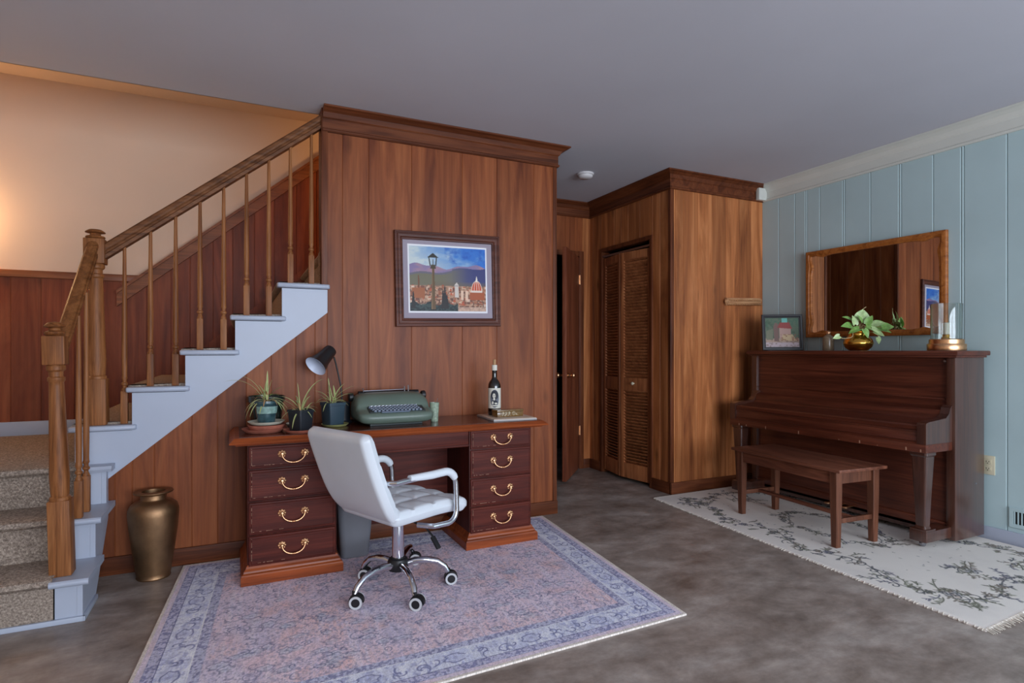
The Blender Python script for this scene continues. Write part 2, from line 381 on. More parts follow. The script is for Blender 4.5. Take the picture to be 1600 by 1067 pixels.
def edges(a, b, lo, hi, seed, fixed=()):
    r = random.Random(seed); out = [a] + [q for q in fixed if a < q < b]
    x = out[-1]
    while True:
        x += r.uniform(lo, hi)
        if x > b - lo * 0.6: break
        out.append(x)
    return out + [b]
def planks(name, along, es, face, sign, z0, ztop, mat, th=.02, g=.0012, seed=1, d=.003, cham=.0022):
    """vertical boards with V grooves; sign -1: the front looks to the negative side of the axis"""
    r = random.Random(seed); mb = MB()
    for a, c in zip(es, es[1:]):
        p = r.random() * 9
        fr, ba = face, face - sign * th
        fc = face - sign * d
        a2, c2 = a + g, c - g
        poly = [(a2, ba), (a2, fc), (a2 + cham, fr), (c2 - cham, fr), (c2, fc), (c2, ba)]
        n = len(poly); vs = []
        for k, zz in ((0, None), (1, None)):
            for (q, t) in poly:
                z = z0(q) if (k == 0 and callable(z0)) else (z0 if k == 0 else (ztop(q) if callable(ztop) else ztop))
                vs.append((q, t, z) if along == 'x' else (t, q, z))
        fs = [tuple(range(n)), tuple(reversed(range(n, 2 * n)))] + [(i, n + i, n + (i + 1) % n, (i + 1) % n) for i in range(n)]
        mb.add(vs, fs, 0, False, None, p)
    a, c = es[0], es[-1]
    bk0, bk1 = face - sign * (d + .0005), face - sign * (th + .004)   # backing sheet seen in the grooves
    lo, hi = min(bk0, bk1), max(bk0, bk1)
    zt = [ztop(a), ztop(c)] if callable(ztop) else [ztop, ztop]
    zb = [z0(a), z0(c)] if callable(z0) else [z0, z0]
    if along == 'x': mb.prism([(a, zb[0]), (c, zb[1]), (c, zt[1]), (a, zt[0])], lo, hi, 'y', plank=3.3)
    else: mb.prism([(a, zb[0]), (c, zb[1]), (c, zt[1]), (a, zt[0])], lo, hi, 'x', plank=3.3)
    return struct(mb.build(name, mat))

# the stair profile: rise, nosing positions
RS, RN = 0.1918, 0.24
def xk(k): return 0.19 - RN * (8 - k)          # nosing of tread k of the upper flight
def string_low(x): return .429 + .828 * (x + .69)

# panelled wall behind the desk
planks('wall_desk', 'x', edges(XWL + .012, XWR, .12, .25, 3, (.553, .708, .975, 1.313, 1.56, 1.841, 1.985)), YW, -1, 0, ZC, M['panel'], seed=12)
def lowtop(x): return max(.02, min(string_low(x) + .03, 1.42))
planks('wall_understair', 'x', edges(-1.25, XWL + .012, .09, .16, 4, (-1.1, -.95, -.8, -.68, -.58, -.505, -.408, -.234, -.111, .032, .16, .29)), YW, -1, 0, lowtop, M['panel'], seed=23)
struct(MB().box(XWL, XWR, YW + .02, YEDGE, 0, ZC).build('wall_core', M['trim_z']))
# end post of the panelled wall, where the stair opening starts
b = MB(); b.box(XWL - .022, XWL + .014, YW - .012, YEDGE + .01, 1.40, ZC, .003); struct(b.build('trim_1', M['trim_z']))
b = MB(); b.box(XWR - .022, XWR + .008, YW - .006, YW + .03, 0.0, ZC - .13, .004); struct(b.build('trim_2', M['trim_z']))
# hall: left side, back wall with its doorway, closet side
planks('wall_hall_left', 'y', edges(YEDGE - .11, YH, .1, .2, 5), XWR + .002, 1, 0, ZC, M['panel'], seed=5)
DX0, DX1, DZ = 2.33, 2.975, 2.06
planks('wall_hall_back', 'x', edges(DX1 + .045, XC + .02, .06, .1, 6), YH, -1, 0, ZC, M['panel_closet'], seed=31)
planks('wall_hall_header', 'x', edges(XWR, DX1 + .045, .1, .2, 7), YH, -1, DZ + .05, ZC, M['panel'], seed=8)
planks('wall_hall_jamb', 'x', edges(XWR, DX0 - .05, .1, .2, 7), YH, -1, 0, DZ + .05, M['panel'], seed=9)
b = MB()
b.box(DX0 - .05, DX0, YH - .014, YH + .1, 0, DZ + .05, .003); b.box(DX1, DX1 + .05, YH - .014, YH + .1, 0, DZ + .05, .003)
b.box(DX0, DX1, YH - .014, YH + .1, DZ, DZ + .05, .003)
struct(b.build('trim_3', M['trim_z']))
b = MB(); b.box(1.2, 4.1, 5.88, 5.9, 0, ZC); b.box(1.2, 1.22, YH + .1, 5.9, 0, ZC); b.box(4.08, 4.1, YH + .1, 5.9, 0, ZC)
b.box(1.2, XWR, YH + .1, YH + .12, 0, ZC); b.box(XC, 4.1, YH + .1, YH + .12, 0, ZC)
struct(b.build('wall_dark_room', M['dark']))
CY0, CY1, CZ = 3.865, 4.565, 2.075
planks('wall_closet_side_front', 'y', edges(YC, CY0 - .03, .1, .13, 2, (3.64, 3.74)), XC, -1, 0, ZC, M['panel_closet'], seed=41)
planks('wall_closet_side_header', 'y', edges(CY0 - .03, CY1 + .03, .1, .17, 2), XC, -1, CZ + .025, ZC, M['panel_closet'], seed=44)
planks('wall_closet_side_back', 'y', edges(CY1 + .03, YH + .02, .08, .13, 2), XC, -1, 0, ZC, M['panel_closet'], seed=43)
planks('wall_closet', 'x', edges(XC, XB, .1, .2, 9, (3.155, 3.239, 3.39, 3.547, 3.70, 3.85, 3.99)), YC, -1, 0, ZC, M['panel_closet'], seed=52)
b = MB(); b.box(XC - .006, XC + .03, YC - .008, YC + .02, 0, ZC - .135, .005); struct(b.build('trim_4', M['trim_z']))
# closet opening trim and inside
b = MB(); b.box(XC - .012, XC + .08, CY0 - .035, CY0, 0, CZ + .035, .003); b.box(XC - .012, XC + .08, CY1, CY1 + .035, 0, CZ + .035, .003)
b.box(XC - .012, XC + .08, CY0, CY1, CZ, CZ + .035, .003); struct(b.build('trim_5', M['trim_z']))
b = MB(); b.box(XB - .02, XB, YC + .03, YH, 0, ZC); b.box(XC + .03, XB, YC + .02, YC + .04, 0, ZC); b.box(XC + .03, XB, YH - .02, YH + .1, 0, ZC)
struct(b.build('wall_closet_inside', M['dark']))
# blue grooved wall on the right
def blue_edges():
    es = [YBK]; y = YBK
    pat = [.18, .226, .14, .205, .12]; i = 0
    ys = [1.40, 1.53, 1.70, 1.843, 2.069, 2.247, 2.45, 2.665, 2.86, 3.067, 3.18, 3.293, 3.45]
    while es[-1] < 1.2: es.append(es[-1] + pat[i % 5]); i += 1
    es = [e for e in es if e < 1.3] + ys
    out = []
    for k, e in enumerate(es):
        out.append(e)
        if k % 2 == 1 and k + 1 < len(es): out.append(e + .016)      # narrow bead between two grooves
    return out + [YC + .04]
planks('wall_right', 'y', blue_edges(), XB, -1, 0, ZC, M['blue'], g=.001, d=.005, cham=.004)
# the rest of the room
struct(MB().box(XL - .1, XL, YBK - .1, 5.0, 0, 3.1).build('wall_left', M['beige']))
b = MB()
wins = ((-.1, 1.8), (2.1, 4.0))
xs = [XL - .1, wins[0][0], wins[0][1], wins[1][0], wins[1][1], XB + .1]
for i in range(5):
    if i % 2 == 0: b.box(xs[i], xs[i + 1], YBK - .1, YBK, 0, ZC)
    else: b.box(xs[i], xs[i + 1], YBK - .1, YBK, 0, .4); b.box(xs[i], xs[i + 1], YBK - .1, YBK, 2.3, ZC)
struct(b.build('wall_back', M['beige']))
for n, (a, c) in enumerate(wins):
    f = MB(); f.box(a, a + .05, YBK - .06, YBK + .01, .4, 2.3); f.box(c - .05, c, YBK - .06, YBK + .01, .4, 2.3)
    f.box(a, c, YBK - .06, YBK + .01, .4, .45); f.box(a, c, YBK - .06, YBK + .01, 2.25, 2.3)
    struct(f.build('window_%d' % (n + 1), M['white']))

# crown mouldings
def crown(path_axis, a, c, face, sign, mat, name, drop=.138, proj=.08):
    """profile runs from the wall face outward; sign: outward direction along the other axis"""
    p = [(0, -drop), (.016, -drop), (.020, -drop + .006), (.020, -drop + .014), (.014, -drop + .02), (.014, -.062), (.022, -.055), (.034, -.03), (.06, -.016), (.074, -.012), (proj, -.010), (proj, 0), (0, 0)]
    poly = [(face + sign * q, ZC + z) for q, z in p]
    return poly
P0 = crown('x', 0, 0, 0, 1, None, '')
def crown_run(name, pts, mat, drop=.138, side=1):
    """pts: corner points in plan; the moulding sticks out to the left (side=1) of the walking direction, mitred at corners"""
    prof = [(0, -drop), (.016, -drop), (.021, -drop + .006), (.021, -drop + .014), (.014, -drop + .02), (.014, -.062), (.022, -.055), (.036, -.03), (.06, -.016), (.074, -.012), (.08, -.010), (.08, -.0005), (0, -.0005)]
    P = [Vector(p) for p in pts]; rings = []
    for i, p in enumerate(P):
        d1 = (P[i] - P[i - 1]).normalized() if i > 0 else None
        d2 = (P[i + 1] - P[i]).normalized() if i < len(P) - 1 else None
        d1 = d1 or d2; d2 = d2 or d1
        n1 = Vector((-d1.y, d1.x)) * side; n2 = Vector((-d2.y, d2.x)) * side
        mvec = (n1 + n2); mvec = mvec / max(.3, mvec.dot(n1))
        rings.append([(p.x + mvec.x * q, p.y + mvec.y * q, ZC + z) for q, z in prof])
    return struct(MB().loft(rings, 0, False).build(name, mat))
crown_run('trim_6', [(XWL - .015, YW), (XWR, YW), (XWR, YH - .05)], M['trim_x'], side=-1)
crown_run('trim_7', [(XWR, YH), (XC, YH)], M['trim_x'], side=-1)
crown_run('trim_8', [(XC, YH), (XC, YC), (XB - .001, YC)], M['trim_y'], side=-1)
crown_run('trim_9', [(XB, YC - .012), (XB, YBK)], M['crownw'], side=-1)
b = MB(); b.box(XB - .105, XB - .012, YC - .055, YC - .02, ZC - .133, ZC - .03, .004); struct(b.build('trim_10', M['crownw']))
# baseboards
def base(name, x0, x1, y0, y1, h, mat): return struct(MB().box(x0, x1, y0, y1, 0, h, .004).build(name, mat))
base('baseboard_desk', -1.2, XWR + .01, YW - .015, YW + .001, .092, M['trim_x'])
base('baseboard_hall', DX1 + .05, XC, YH - .013, YH, .09, M['trim_x'])
base('baseboard_closet_side', XC - .014, XC, YC - .014, CY0 - .035, .092, M['trim_y'])
base('baseboard_closet', XC - .014, XB, YC - .014, YC, .092, M['trim_x'])
base('baseboard_right', XB - .016, XB, YBK, YC - .015, .078, M['white'])
base('baseboard_back_closet_side', XC - .013, XC, CY1 + .035, YH - .014, .09, M['trim_y'])

# stairwell: far wall, wainscot, caps
def slope_top(x): return 1.505 + .843 * (x + .775)
far_z = .5745
struct(MB().box(XL - .1, XWL + 1.6, YF + .016, YF + .1, 0, 3.1).build('wall_far', M['beige']))
planks('wall_far_wainscot', 'x', edges(XL, -.6, .10, .21, 15, (-1.7, -1.55, -1.36, -1.2, -1.02, -.86, -.72)), YF, -1, far_z, 1.64, M['panel_red'], th=.015, seed=61)
planks('wall_far_stair_wainscot', 'x', edges(-.6, .9, .10, .21, 15, (-.45, -.33, -.18, -.05, .1, .24, .4, .55, .7)), YF, -1, far_z, lambda x: max(1.64, slope_top(x) + .02), M['panel_red'], th=.015, seed=62)
b = MB(); b.box(XL, -.60, YF - .02, YF + .016, 1.630, 1.678, .006); struct(b.build('trim_11', M['cap_x']))
x0, x1 = -.775, .9
b = MB(); b.prism([(x0, slope_top(x0) - .05), (x1, slope_top(x1) - .05), (x1, slope_top(x1) + .045), (x0, slope_top(x0) + .045)], YF - .03, YF + .016)
b.prism([(x0, slope_top(x0) + .035), (x1, slope_top(x1) + .035), (x1, slope_top(x1) + .058), (x0, slope_top(x0) + .058)], YF - .05, YF + .016)
struct(b.build('trim_12', M['cap_x']))
b = MB(); b.box(XL, -.75, YF - .016, YF, far_z + .012, far_z + .105, .004); struct(b.build('baseboard_far', M['white']))
struct(MB().box(XL - .1, XWL + 1.6, YEDGE - .0, YF + .1, 2.965, 3.1).build('ceiling_stairwell', M['beige']))
struct(MB().box(XL - .1, XWL + 1.6, YEDGE - .06, YEDGE, ZC + .12, 3.1).box(XL - .1, XWL, YEDGE - .005, YEDGE, ZC, ZC + .12).build('wall_stair_header', M['beige']))
struct(MB().box(1.95, 2.0, YEDGE, YF + .1, 0, 3.1).build('wall_stair_end', M['beige']))
struct(MB().box(XWL, XWR - .07, YEDGE, YEDGE + .01, 0, 2.965).build('wall_stair_inner', M['panel_red']))
# wall sconce beside the landing, out of the frame to the left: the warm glow on the far wall
def bulb_mat():
    m, nt, b = newmat('glowing_frosted_bulb')
    b.inputs['Emission Color'].default_value = (1.0, .60, .28, 1); b.inputs['Emission Strength'].default_value = 170
    return m
sconce = thing('wall_sconce', 'brass wall sconce with glowing round bulb on beige wall above landing wainscot', 'lamp', (-1.71, YF + .016, 1.92))
MB().lathe([(.05, 0), (.055, .01), (.03, .02)], 20, mtx=R(PI / 2, 'X')).build('backplate', M['brass'], sconce)
MB().tube([(0, -.02, 0), (0, -.07, -.02), (0, -.1, 0), (0, -.1, .03)], .008).build('arm', M['brass'], sconce)
MB().lathe([(0, .028), (.014, .03), (.016, .05), (.03, .066), (.038, .09), (.033, .112), (.018, .126), (0, .13)], 24, cap=False, cx=0, cy=-.1).build('bulb', bulb_mat(), sconce)
# warm bulb of the upstairs hall, out of sight behind the panelled wall
pd2 = bpy.data.lights.new('upstairs_bulb', 'POINT'); pd2.energy = 9; pd2.color = (1.0, .55, .22); pd2.shadow_soft_size = .06
po2 = bpy.data.objects.new('upstairs_bulb', pd2); col.objects.link(po2); po2.location = (1.15, 4.2, 2.72)

# ------------------------------------------------------------------ staircase
st = thing('staircase', 'carpeted staircase with white stringer, oak balusters and two turned newel posts', 'staircase', (0, 0, 0))
SX = -.606                                        # right side of the lower flight
def riser_y(k): return 3.0 + .24 * (k - 1)
KLAST = 9
# white stringer on the desk wall
poly = [(-.90, string_low(-.90)), (XWL + .011, string_low(XWL + .011) - .015), (XWL + .011, RS * 8 - .03)]
for k in range(8, 3, -1):
    poly += [(xk(k) + .026, RS * k - .03), (xk(k) + .026, RS * (k - 1) - .03)]
poly += [(-.90, RS * 3 - .03)]
MB().prism(poly, YW - .018, YW + .006).build('stringer', M['white'], st)
# dark shadow bead under the stringer: a thin strip of moulding
# white tread ends
def nosing_x(xa, xb, z, y0=YW - .045, y1=YW + .05, th=.027):
    prof = rrect(0, y1 - y0, th, th * .45, 4)
    rings = []
    for x, s in ((xa, .75), (xa + .004, .93), (xa + .009, 1), (xb - .009, 1), (xb - .004, .93), (xb, .75)):
        rings.append([(x, (y0 + y1) / 2 + p * s, z - th / 2 + q * s) for p, q in prof])
    return MB().loft(rings)
for k in range(4, 9):
    nosing_x(xk(k), min(xk(k) + .287, XWL + .03 if k == 8 else 9), RS * k).build('tread_end', M['white'], st)
# treads and risers of the upper flight (carpeted), and the hidden end of the flight
b = MB()
YE = YF - .001
def carpet_step_x(k):
    x = xk(k); z = RS * k
    y0 = YW + .012
    prof = [(x + .03, z - RS + .012), (x + .03, z - .03), (x + .008, z - .026), (x - .002, z - .012), (x + .004, z + .006), (x + .02, z + .013), (x + RN + .03, z + .013)]
    return prof
prof = []
for k in range(4, KLAST + 1): prof += carpet_step_x(k)
low = [(prof[-1][0], prof[-1][1] - .3), (prof[0][0] + .24, prof[0][1] - .0), (prof[0][0], prof[0][1] - .02)]
n = len(prof)
for y0, y1, xm in ((YW + .03, YEDGE + .012, XWL - .024), (YEDGE + .012, YE, 9)):
    vs = [(min(x, xm), y0, z) for x, z in prof] + [(min(x, xm), y1, z) for x, z in prof]
    fs = [(i, i + 1, n + i + 1, n + i) for i in range(n - 1)]
    b.add(vs, fs, 0, True)
    # closed side under the nosings
    for k in range(4, 9 if xm < 9 else 4):
        b.add([(xk(k) + .03, y0, RS * (k - 1)), (min(xm, xk(k) + RN + .03), y0, RS * (k - 1)), (min(xm, xk(k) + RN + .03), y0, RS * k + .013), (xk(k) + .004, y0, RS * k + .006), (xk(k) - .002, y0, RS * k - .012), (xk(k) + .03, y0, RS * k - .03)], [(0, 1, 2, 3, 4, 5)], 0)
b.build('carpet', M['carpet'], st, auto=50)
# wall-side skirt board rising with the flight
MB().prism([(-.80, RS * 3), (-.80, RS * 3 + .1), (.7, RS * 3 + .1 + .8 * 1.5 + .14), (.7, RS * 3 + .8 * 1.3)], YF - .014, YF).build('skirt_board', M['panel_red'], st)
# lower flight: three risers up to the landing
LX = XL + .001
def prof_low():
    pr = []
    for k in (1, 2, 3):
        y = riser_y(k); z = RS * k
        pr += [(y, z - RS + .012 if k > 1 else .0), (y, z - .03), (y - .028, z - .026), (y - .042, z - .012), (y - .036, z + .006), (y - .018, z + .013)]
    pr += [(YE, RS * 3 + .013)]
    return pr
pr = prof_low(); n = len(pr)
b = MB(); XR = -.702
vs = [(LX, y, z) for y, z in pr] + [(XR, y, z) for y, z in pr]
b.add(vs, [(i, i + 1, n + i + 1, n + i) for i in range(n - 1)], 0, True)
# landing beyond the newel, up to the first riser of the upper flight
b.add([(XR, YW + .03, RS * 3 + .013), (xk(4) + .03, YW + .03, RS * 3 + .013), (xk(4) + .03, YE, RS * 3 + .013), (XR, YE, RS * 3 + .013)], [(0, 1, 2, 3)], 0)
b.build('carpet', M['carpet'], st, auto=50)
for k in (1, 2):
    y = riser_y(k); z = RS * k
    yb = riser_y(k + 1)
    # bullnosed white step end: tread slab with rounded front and side
    t = MB(); prof = [(y - .045, z - .027), (y - .052, z - .02), (y - .054, z - .0135), (y - .052, z - .006), (y - .045, z)]
    poly = prof + [(YW - .016 if k == 2 else yb + .02, z), (YW - .016 if k == 2 else yb + .02, z - .027)]
    t.prism(poly, XR - .01, SX + .03, 'x')
    t.build('tread_end', M['white'], st)
    MB().box(XR - .005, SX - .0205, y, y + .02, z - RS, z - .027).build('riser_end', M['white'], st)
nosing = MB().prism([(riser_y(3) - .045, RS * 3 - .027), (riser_y(3) - .054, RS * 3 - .0135), (riser_y(3) - .045, RS * 3), (YW + .02, RS * 3), (YW + .02, RS * 3 - .027)], XR - .01, SX + .03, 'x')
nosing.build('tread_end', M['white'], st)
MB().box(XR - .005, SX - .0205, riser_y(3), riser_y(3) + .02, RS * 2, RS * 3 - .027).build('riser_end', M['white'], st)
# side skirt of the lower flight with its slanting lower edge
side = [(3.0, 0), (3.235, 0), (3.528, .30), (3.528, RS * 3 - .027), (riser_y(3), RS * 3 - .027), (riser_y(3), RS * 2 - .027), (riser_y(2), RS * 2 - .027), (riser_y(2), RS - .027), (3.0, RS - .027)]
MB().prism(side, SX - .02, SX, 'x').build('stringer', M['white'], st)
b = MB(); b.box(LX, SX + .012, 2.985, 3.0, 0, .022, .004); b.box(SX, SX + .012, 2.985, 3.235, 0, .022, .004)
b.build('shoe_moulding', M['white'], st)

# ------------------------------------------------------------------ stair railing
rail = st
def square(mb, x, y, z0, z1, wd, bev=.003, plank=0): mb.box(x - wd / 2, x + wd / 2, y - wd / 2, y + wd / 2, z0, z1, bev, plank=plank)
def newel(x, y, zb, zbase, zblk0, zblk1, ztop, wd, tilt=0):
    mb = MB()
    square(mb, x, y, zb, zbase, wd)
    L = zblk0 - zbase
    r0 = wd * .47
    prof = [(r0 * 1.02, zbase - .002), (r0 * 1.02, zbase + .012), (r0 * .86, zbase + .018), (r0 * .9, zbase + .03), (r0 * .98, zbase + .1), (r0 * .93, zbase + .28 * L), (r0 * .74, zbase + L * .84), (r0 * .72, zblk0 - .075),
            (r0 * .86, zblk0 - .068), (r0 * .86, zblk0 - .055), (r0 * .70, zblk0 - .05), (r0 * .70, zblk0 - .03), (r0 * .92, zblk0 - .022), (r0 * .95, zblk0 - .008), (r0 * .8, zblk0 + .002)]
    mb.lathe(prof, 28, cx=x, cy=y)
    square(mb, x, y, zblk0, zblk1, wd, .005)
    mtx = None
    if tilt: mtx = T(x, y, zb) @ R(tilt, 'Y') @ T(-x, -y, -zb)
    if mtx is not None: mb.v = [tuple(mtx @ Vector(p)) for p in mb.v]
    o = mb.build('newel_post', M['oak_z'], rail)
    r = wd * .5; H = ztop - zblk1
    f = MB().lathe([(r * .6, zblk1 - .002), (r * .85, zblk1 + H * .06), (r * .96, zblk1 + H * .16), (r * .9, zblk1 + H * .28), (r * .55, zblk1 + H * .38), (r * .5, zblk1 + H * .52), (r * .7, zblk1 + H * .58), (r * .98, zblk1 + H * .64), (r * .92, zblk1 + H * .74), (r * .6, zblk1 + H * .92), (0, ztop)], 24, cx=x, cy=y)
    if mtx is not None: f.v = [tuple(mtx @ Vector(p)) for p in f.v]
    f.build('finial', M['oak_z'], o)
NX, NY = -.686, 3.049
newel(NX, NY, RS + .001, .512, 1.088, 1.211, 1.272, .078, math.radians(-1.5))
UX, UY = -.661, 3.577
newel(UX, UY, RS * 4 + .001, 1.003, 1.591, 1.717, 1.77, .090, math.radians(-.5))
def baluster(x, y, zb, ztop, lean=0, sq=.17, wd=.031):
    mb = MB(); square(mb, x, y, zb, zb + sq, wd, .002)
    z = zb + sq; r = wd * .5
    prof = [(r * .9, z - .001), (r * .98, z + .004), (r * .8, z + .012), (r * .62, z + .018), (r * .62, z + .026), (r * .98, z + .032), (r * .98, z + .04), (r * .66, z + .045), (r * .62, z + .055), (r * .92, z + .066), (r * .8, z + .075),
            (r * .78, z + .09), (r * .86, z + .18), (r * .7, lerp(z, ztop, .6)), (r * .5, ztop)]
    mb.lathe(prof, 14, cx=x, cy=y)
    mb.build('baluster', M['oak_z'], rail)
RY = 3.575
# upper handrail
def up_top(x): return 1.150 + (1.684 - 1.15) * 1.017 + .796 * (x + .64)
def handrail(pts, wd, h, mat, name='handrail'):
    """moulded rail: section swept between two points, section kept vertical"""
    a, c = Vector(pts[0]), Vector(pts[1]); d = (c - a); hd = Vector((d.x, d.y, 0)).normalized(); s = Vector((-hd.y, hd.x, 0))
    sec = [(-.5, .62), (-.46, .82), (-.3, .95), (0, 1.0), (.3, .95), (.46, .82), (.5, .62), (.42, .5), (.30, .42), (.32, .30), (.44, .22), (.44, 0), (-.44, 0), (-.44, .22), (-.32, .30), (-.30, .42), (-.42, .5)]
    rings = [[p + s * (q * wd) + Vector((0, 0, (t - 1) * h)) for q, t in sec] for p in (a, c)]
    return MB().loft(rings, 0, False).build(name, mat, rail)
hx0, hx1 = UX + .03, XWL - .022
RH = .088
handrail([(hx0, RY, up_top(hx0)), (hx1, RY, up_top(hx1))], .058, RH, M['oak_x'])
for i in range(9):
    x = -.544 + .1155 * i
    k = 4
    while k < 8 and xk(k + 1) < x - .02: k += 1
    baluster(x, RY, RS * k + .001, up_top(x) - RH + .012)
# lower handrail, from newel to newel
handrail([(NX - .012, NY + .03, 1.222), (UX - .012, UY - .035, 1.712)], .052, .085, M['oak_y'])
for y, z in ((3.225, RS * 2), (3.335, RS * 2)):
    t = (y - NY - .03) / (UY - .065 - NY); x = lerp(NX, UX, t) + .012
    baluster(x, y, z + .001 if y < 3.43 else RS * 3 + .001, lerp(1.222, 1.712, t) - .07)

# ------------------------------------------------------------------ rasters painted in numpy (printed picture, photograph, rug pile)
rng = np.random.default_rng(5)
def lin_np(c):
    c = np.asarray(c, float) / 255
    return np.where(c <= 0.04045, c / 12.92, ((c + 0.055) / 1.055) ** 2.4)
def vnoise(U, V, seed=0, octv=4, rough=.55):
    out = np.zeros_like(U); amp = 1; tot = 0
    for o in range(octv):
        g = np.random.default_rng(seed * 31 + o).random((67, 67))
        u = U * 2 ** o; v = V * 2 ** o
        iu = np.floor(u).astype(int); iv = np.floor(v).astype(int); fu = u - iu; fv = v - iv
        fu = fu * fu * (3 - 2 * fu); fv = fv * fv * (3 - 2 * fv)
        a = g[iu % 67, iv % 67]; b_ = g[(iu + 1) % 67, iv % 67]; c = g[iu % 67, (iv + 1) % 67]; d = g[(iu + 1) % 67, (iv + 1) % 67]
        out += amp * ((a * (1 - fu) + b_ * fu) * (1 - fv) + (c * (1 - fu) + d * fu) * fv); tot += amp; amp *= rough
    return out / tot
class Img:
    def __init__(s, wm, hm, res):
        s.wm, s.hm, s.res = wm, hm, res
        s.nx, s.ny = int(wm / res) + 1, int(hm / res) + 1
        s.U, s.V = np.meshgrid(np.linspace(0, wm, s.nx), np.linspace(0, hm, s.ny), indexing='ij')
        s.c = np.zeros((s.nx, s.ny, 3))
    def fill(s, mask, c, a=1.0):
        al = np.clip(np.asarray(mask, float), 0, 1)[..., None] * a
        s.c = s.c * (1 - al) + np.asarray(c, float) * al
    def stroke(s, pts, r, c, a=1.0):
        """soft polyline of radius r (metres)"""
        pts = np.asarray(pts, float); k = r / s.res
        for (x0, y0), (x1, y1) in zip(pts[:-1], pts[1:]):
            i0 = int(max(0, (min(x0, x1) - r) / s.res - 1)); i1 = int(min(s.nx, (max(x0, x1) + r) / s.res + 2))
            j0 = int(max(0, (min(y0, y1) - r) / s.res - 1)); j1 = int(min(s.ny, (max(y0, y1) + r) / s.res + 2))
            if i1 <= i0 or j1 <= j0: continue
            X = s.U[i0:i1, j0:j1]; Y = s.V[i0:i1, j0:j1]
            dx, dy = x1 - x0, y1 - y0; L2 = dx * dx + dy * dy + 1e-12
            t = np.clip(((X - x0) * dx + (Y - y0) * dy) / L2, 0, 1)
            d = np.hypot(X - x0 - t * dx, Y - y0 - t * dy)
            m = np.clip((r - d) / (s.res * .9) + .5, 0, 1)[..., None] * a
            s.c[i0:i1, j0:j1] = s.c[i0:i1, j0:j1] * (1 - m) + np.asarray(c, float) * m
    def blob(s, x, y, rx, ry, c, a=1.0, soft=.3, rot=0):
        R_ = max(rx, ry) * (1 + soft)
        i0 = int(max(0, (x - R_) / s.res - 1)); i1 = int(min(s.nx, (x + R_) / s.res + 2))
        j0 = int(max(0, (y - R_) / s.res - 1)); j1 = int(min(s.ny, (y + R_) / s.res + 2))
        if i1 <= i0 or j1 <= j0: return
        X = s.U[i0:i1, j0:j1] - x; Y = s.V[i0:i1, j0:j1] - y
        cr, sr = math.cos(rot), math.sin(rot)
        d = np.hypot((X * cr + Y * sr) / rx, (-X * sr + Y * cr) / ry)
        m = np.clip((1 + soft - d) / (2 * soft + 1e-6), 0, 1)[..., None] * a
        s.c[i0:i1, j0:j1] = s.c[i0:i1, j0:j1] * (1 - m) + np.asarray(c, float) * m
    def poly(s, pts, c, a=1.0):
        pts = np.asarray(pts, float); ins = np.zeros(s.U.shape, bool); n = len(pts)
        for i in range(n):
            x0, y0 = pts[i]; x1, y1 = pts[(i + 1) % n]
            if y0 == y1: continue
            cnd = ((y0 > s.V) != (y1 > s.V)) & (s.U < (x1 - x0) * (s.V - y0) / (y1 - y0) + x0)
            ins ^= cnd
        s.fill(ins, c, a)
    def mesh(s, name, mat, pos, parent=None, skirt=0.0, lift=None):
        """pos(u, v in 0..1) -> x, y, z arrays; skirt drops the outermost ring"""
        X, Y, Z = pos(s.U / s.wm, s.V / s.hm)
        C = lin_np(np.clip(s.c, 0, 255))
        nx, ny = s.nx, s.ny
        if skirt:
            pad = lambda A: np.pad(A, 1, mode='edge')
            X, Y = pad(X), pad(Y); Z = np.pad(Z, 1, mode='edge')
            Z[0, :] -= skirt; Z[-1, :] -= skirt; Z[1:-1, 0] -= skirt; Z[1:-1, -1] -= skirt
            C = np.pad(C, ((1, 1), (1, 1), (0, 0)), mode='edge'); nx += 2; ny += 2
        co = np.stack([X, Y, Z], -1).reshape(-1, 3).astype(np.float32)
        idx = np.arange(nx * ny).reshape(nx, ny)
        q = np.stack([idx[:-1, :-1], idx[1:, :-1], idx[1:, 1:], idx[:-1, 1:]], -1).reshape(-1, 4)
        me = bpy.data.meshes.new(name)
        me.vertices.add(len(co)); me.vertices.foreach_set('co', co.ravel())
        me.loops.add(q.size); me.loops.foreach_set('vertex_index', q.ravel().astype(np.int32))
        me.polygons.add(len(q)); me.polygons.foreach_set('loop_start', np.arange(0, q.size, 4, dtype=np.int32))
        me.update(calc_edges=True)
        ca = me.color_attributes.new('Col', 'FLOAT_COLOR', 'POINT')
        ca.data.foreach_set('color', np.concatenate([C.reshape(-1, 3), np.ones((nx * ny, 1))], 1).astype(np.float32).ravel())
        me.materials.append(mat); me.validate()
        o = bpy.data.objects.new(name, me); col.objects.link(o)
        if parent: o.parent = parent
        return o
M['rugpile'] = vcol('rug_pile', rough=.95, spec=.08, fine=.16, fscale=420, bump=.25)
M['runnerpile'] = vcol('runner_pile', rough=.95, spec=.08, fine=.08, fscale=380, bump=.25)
M['print'] = vcol('printed_picture', rough=.4, spec=.25)

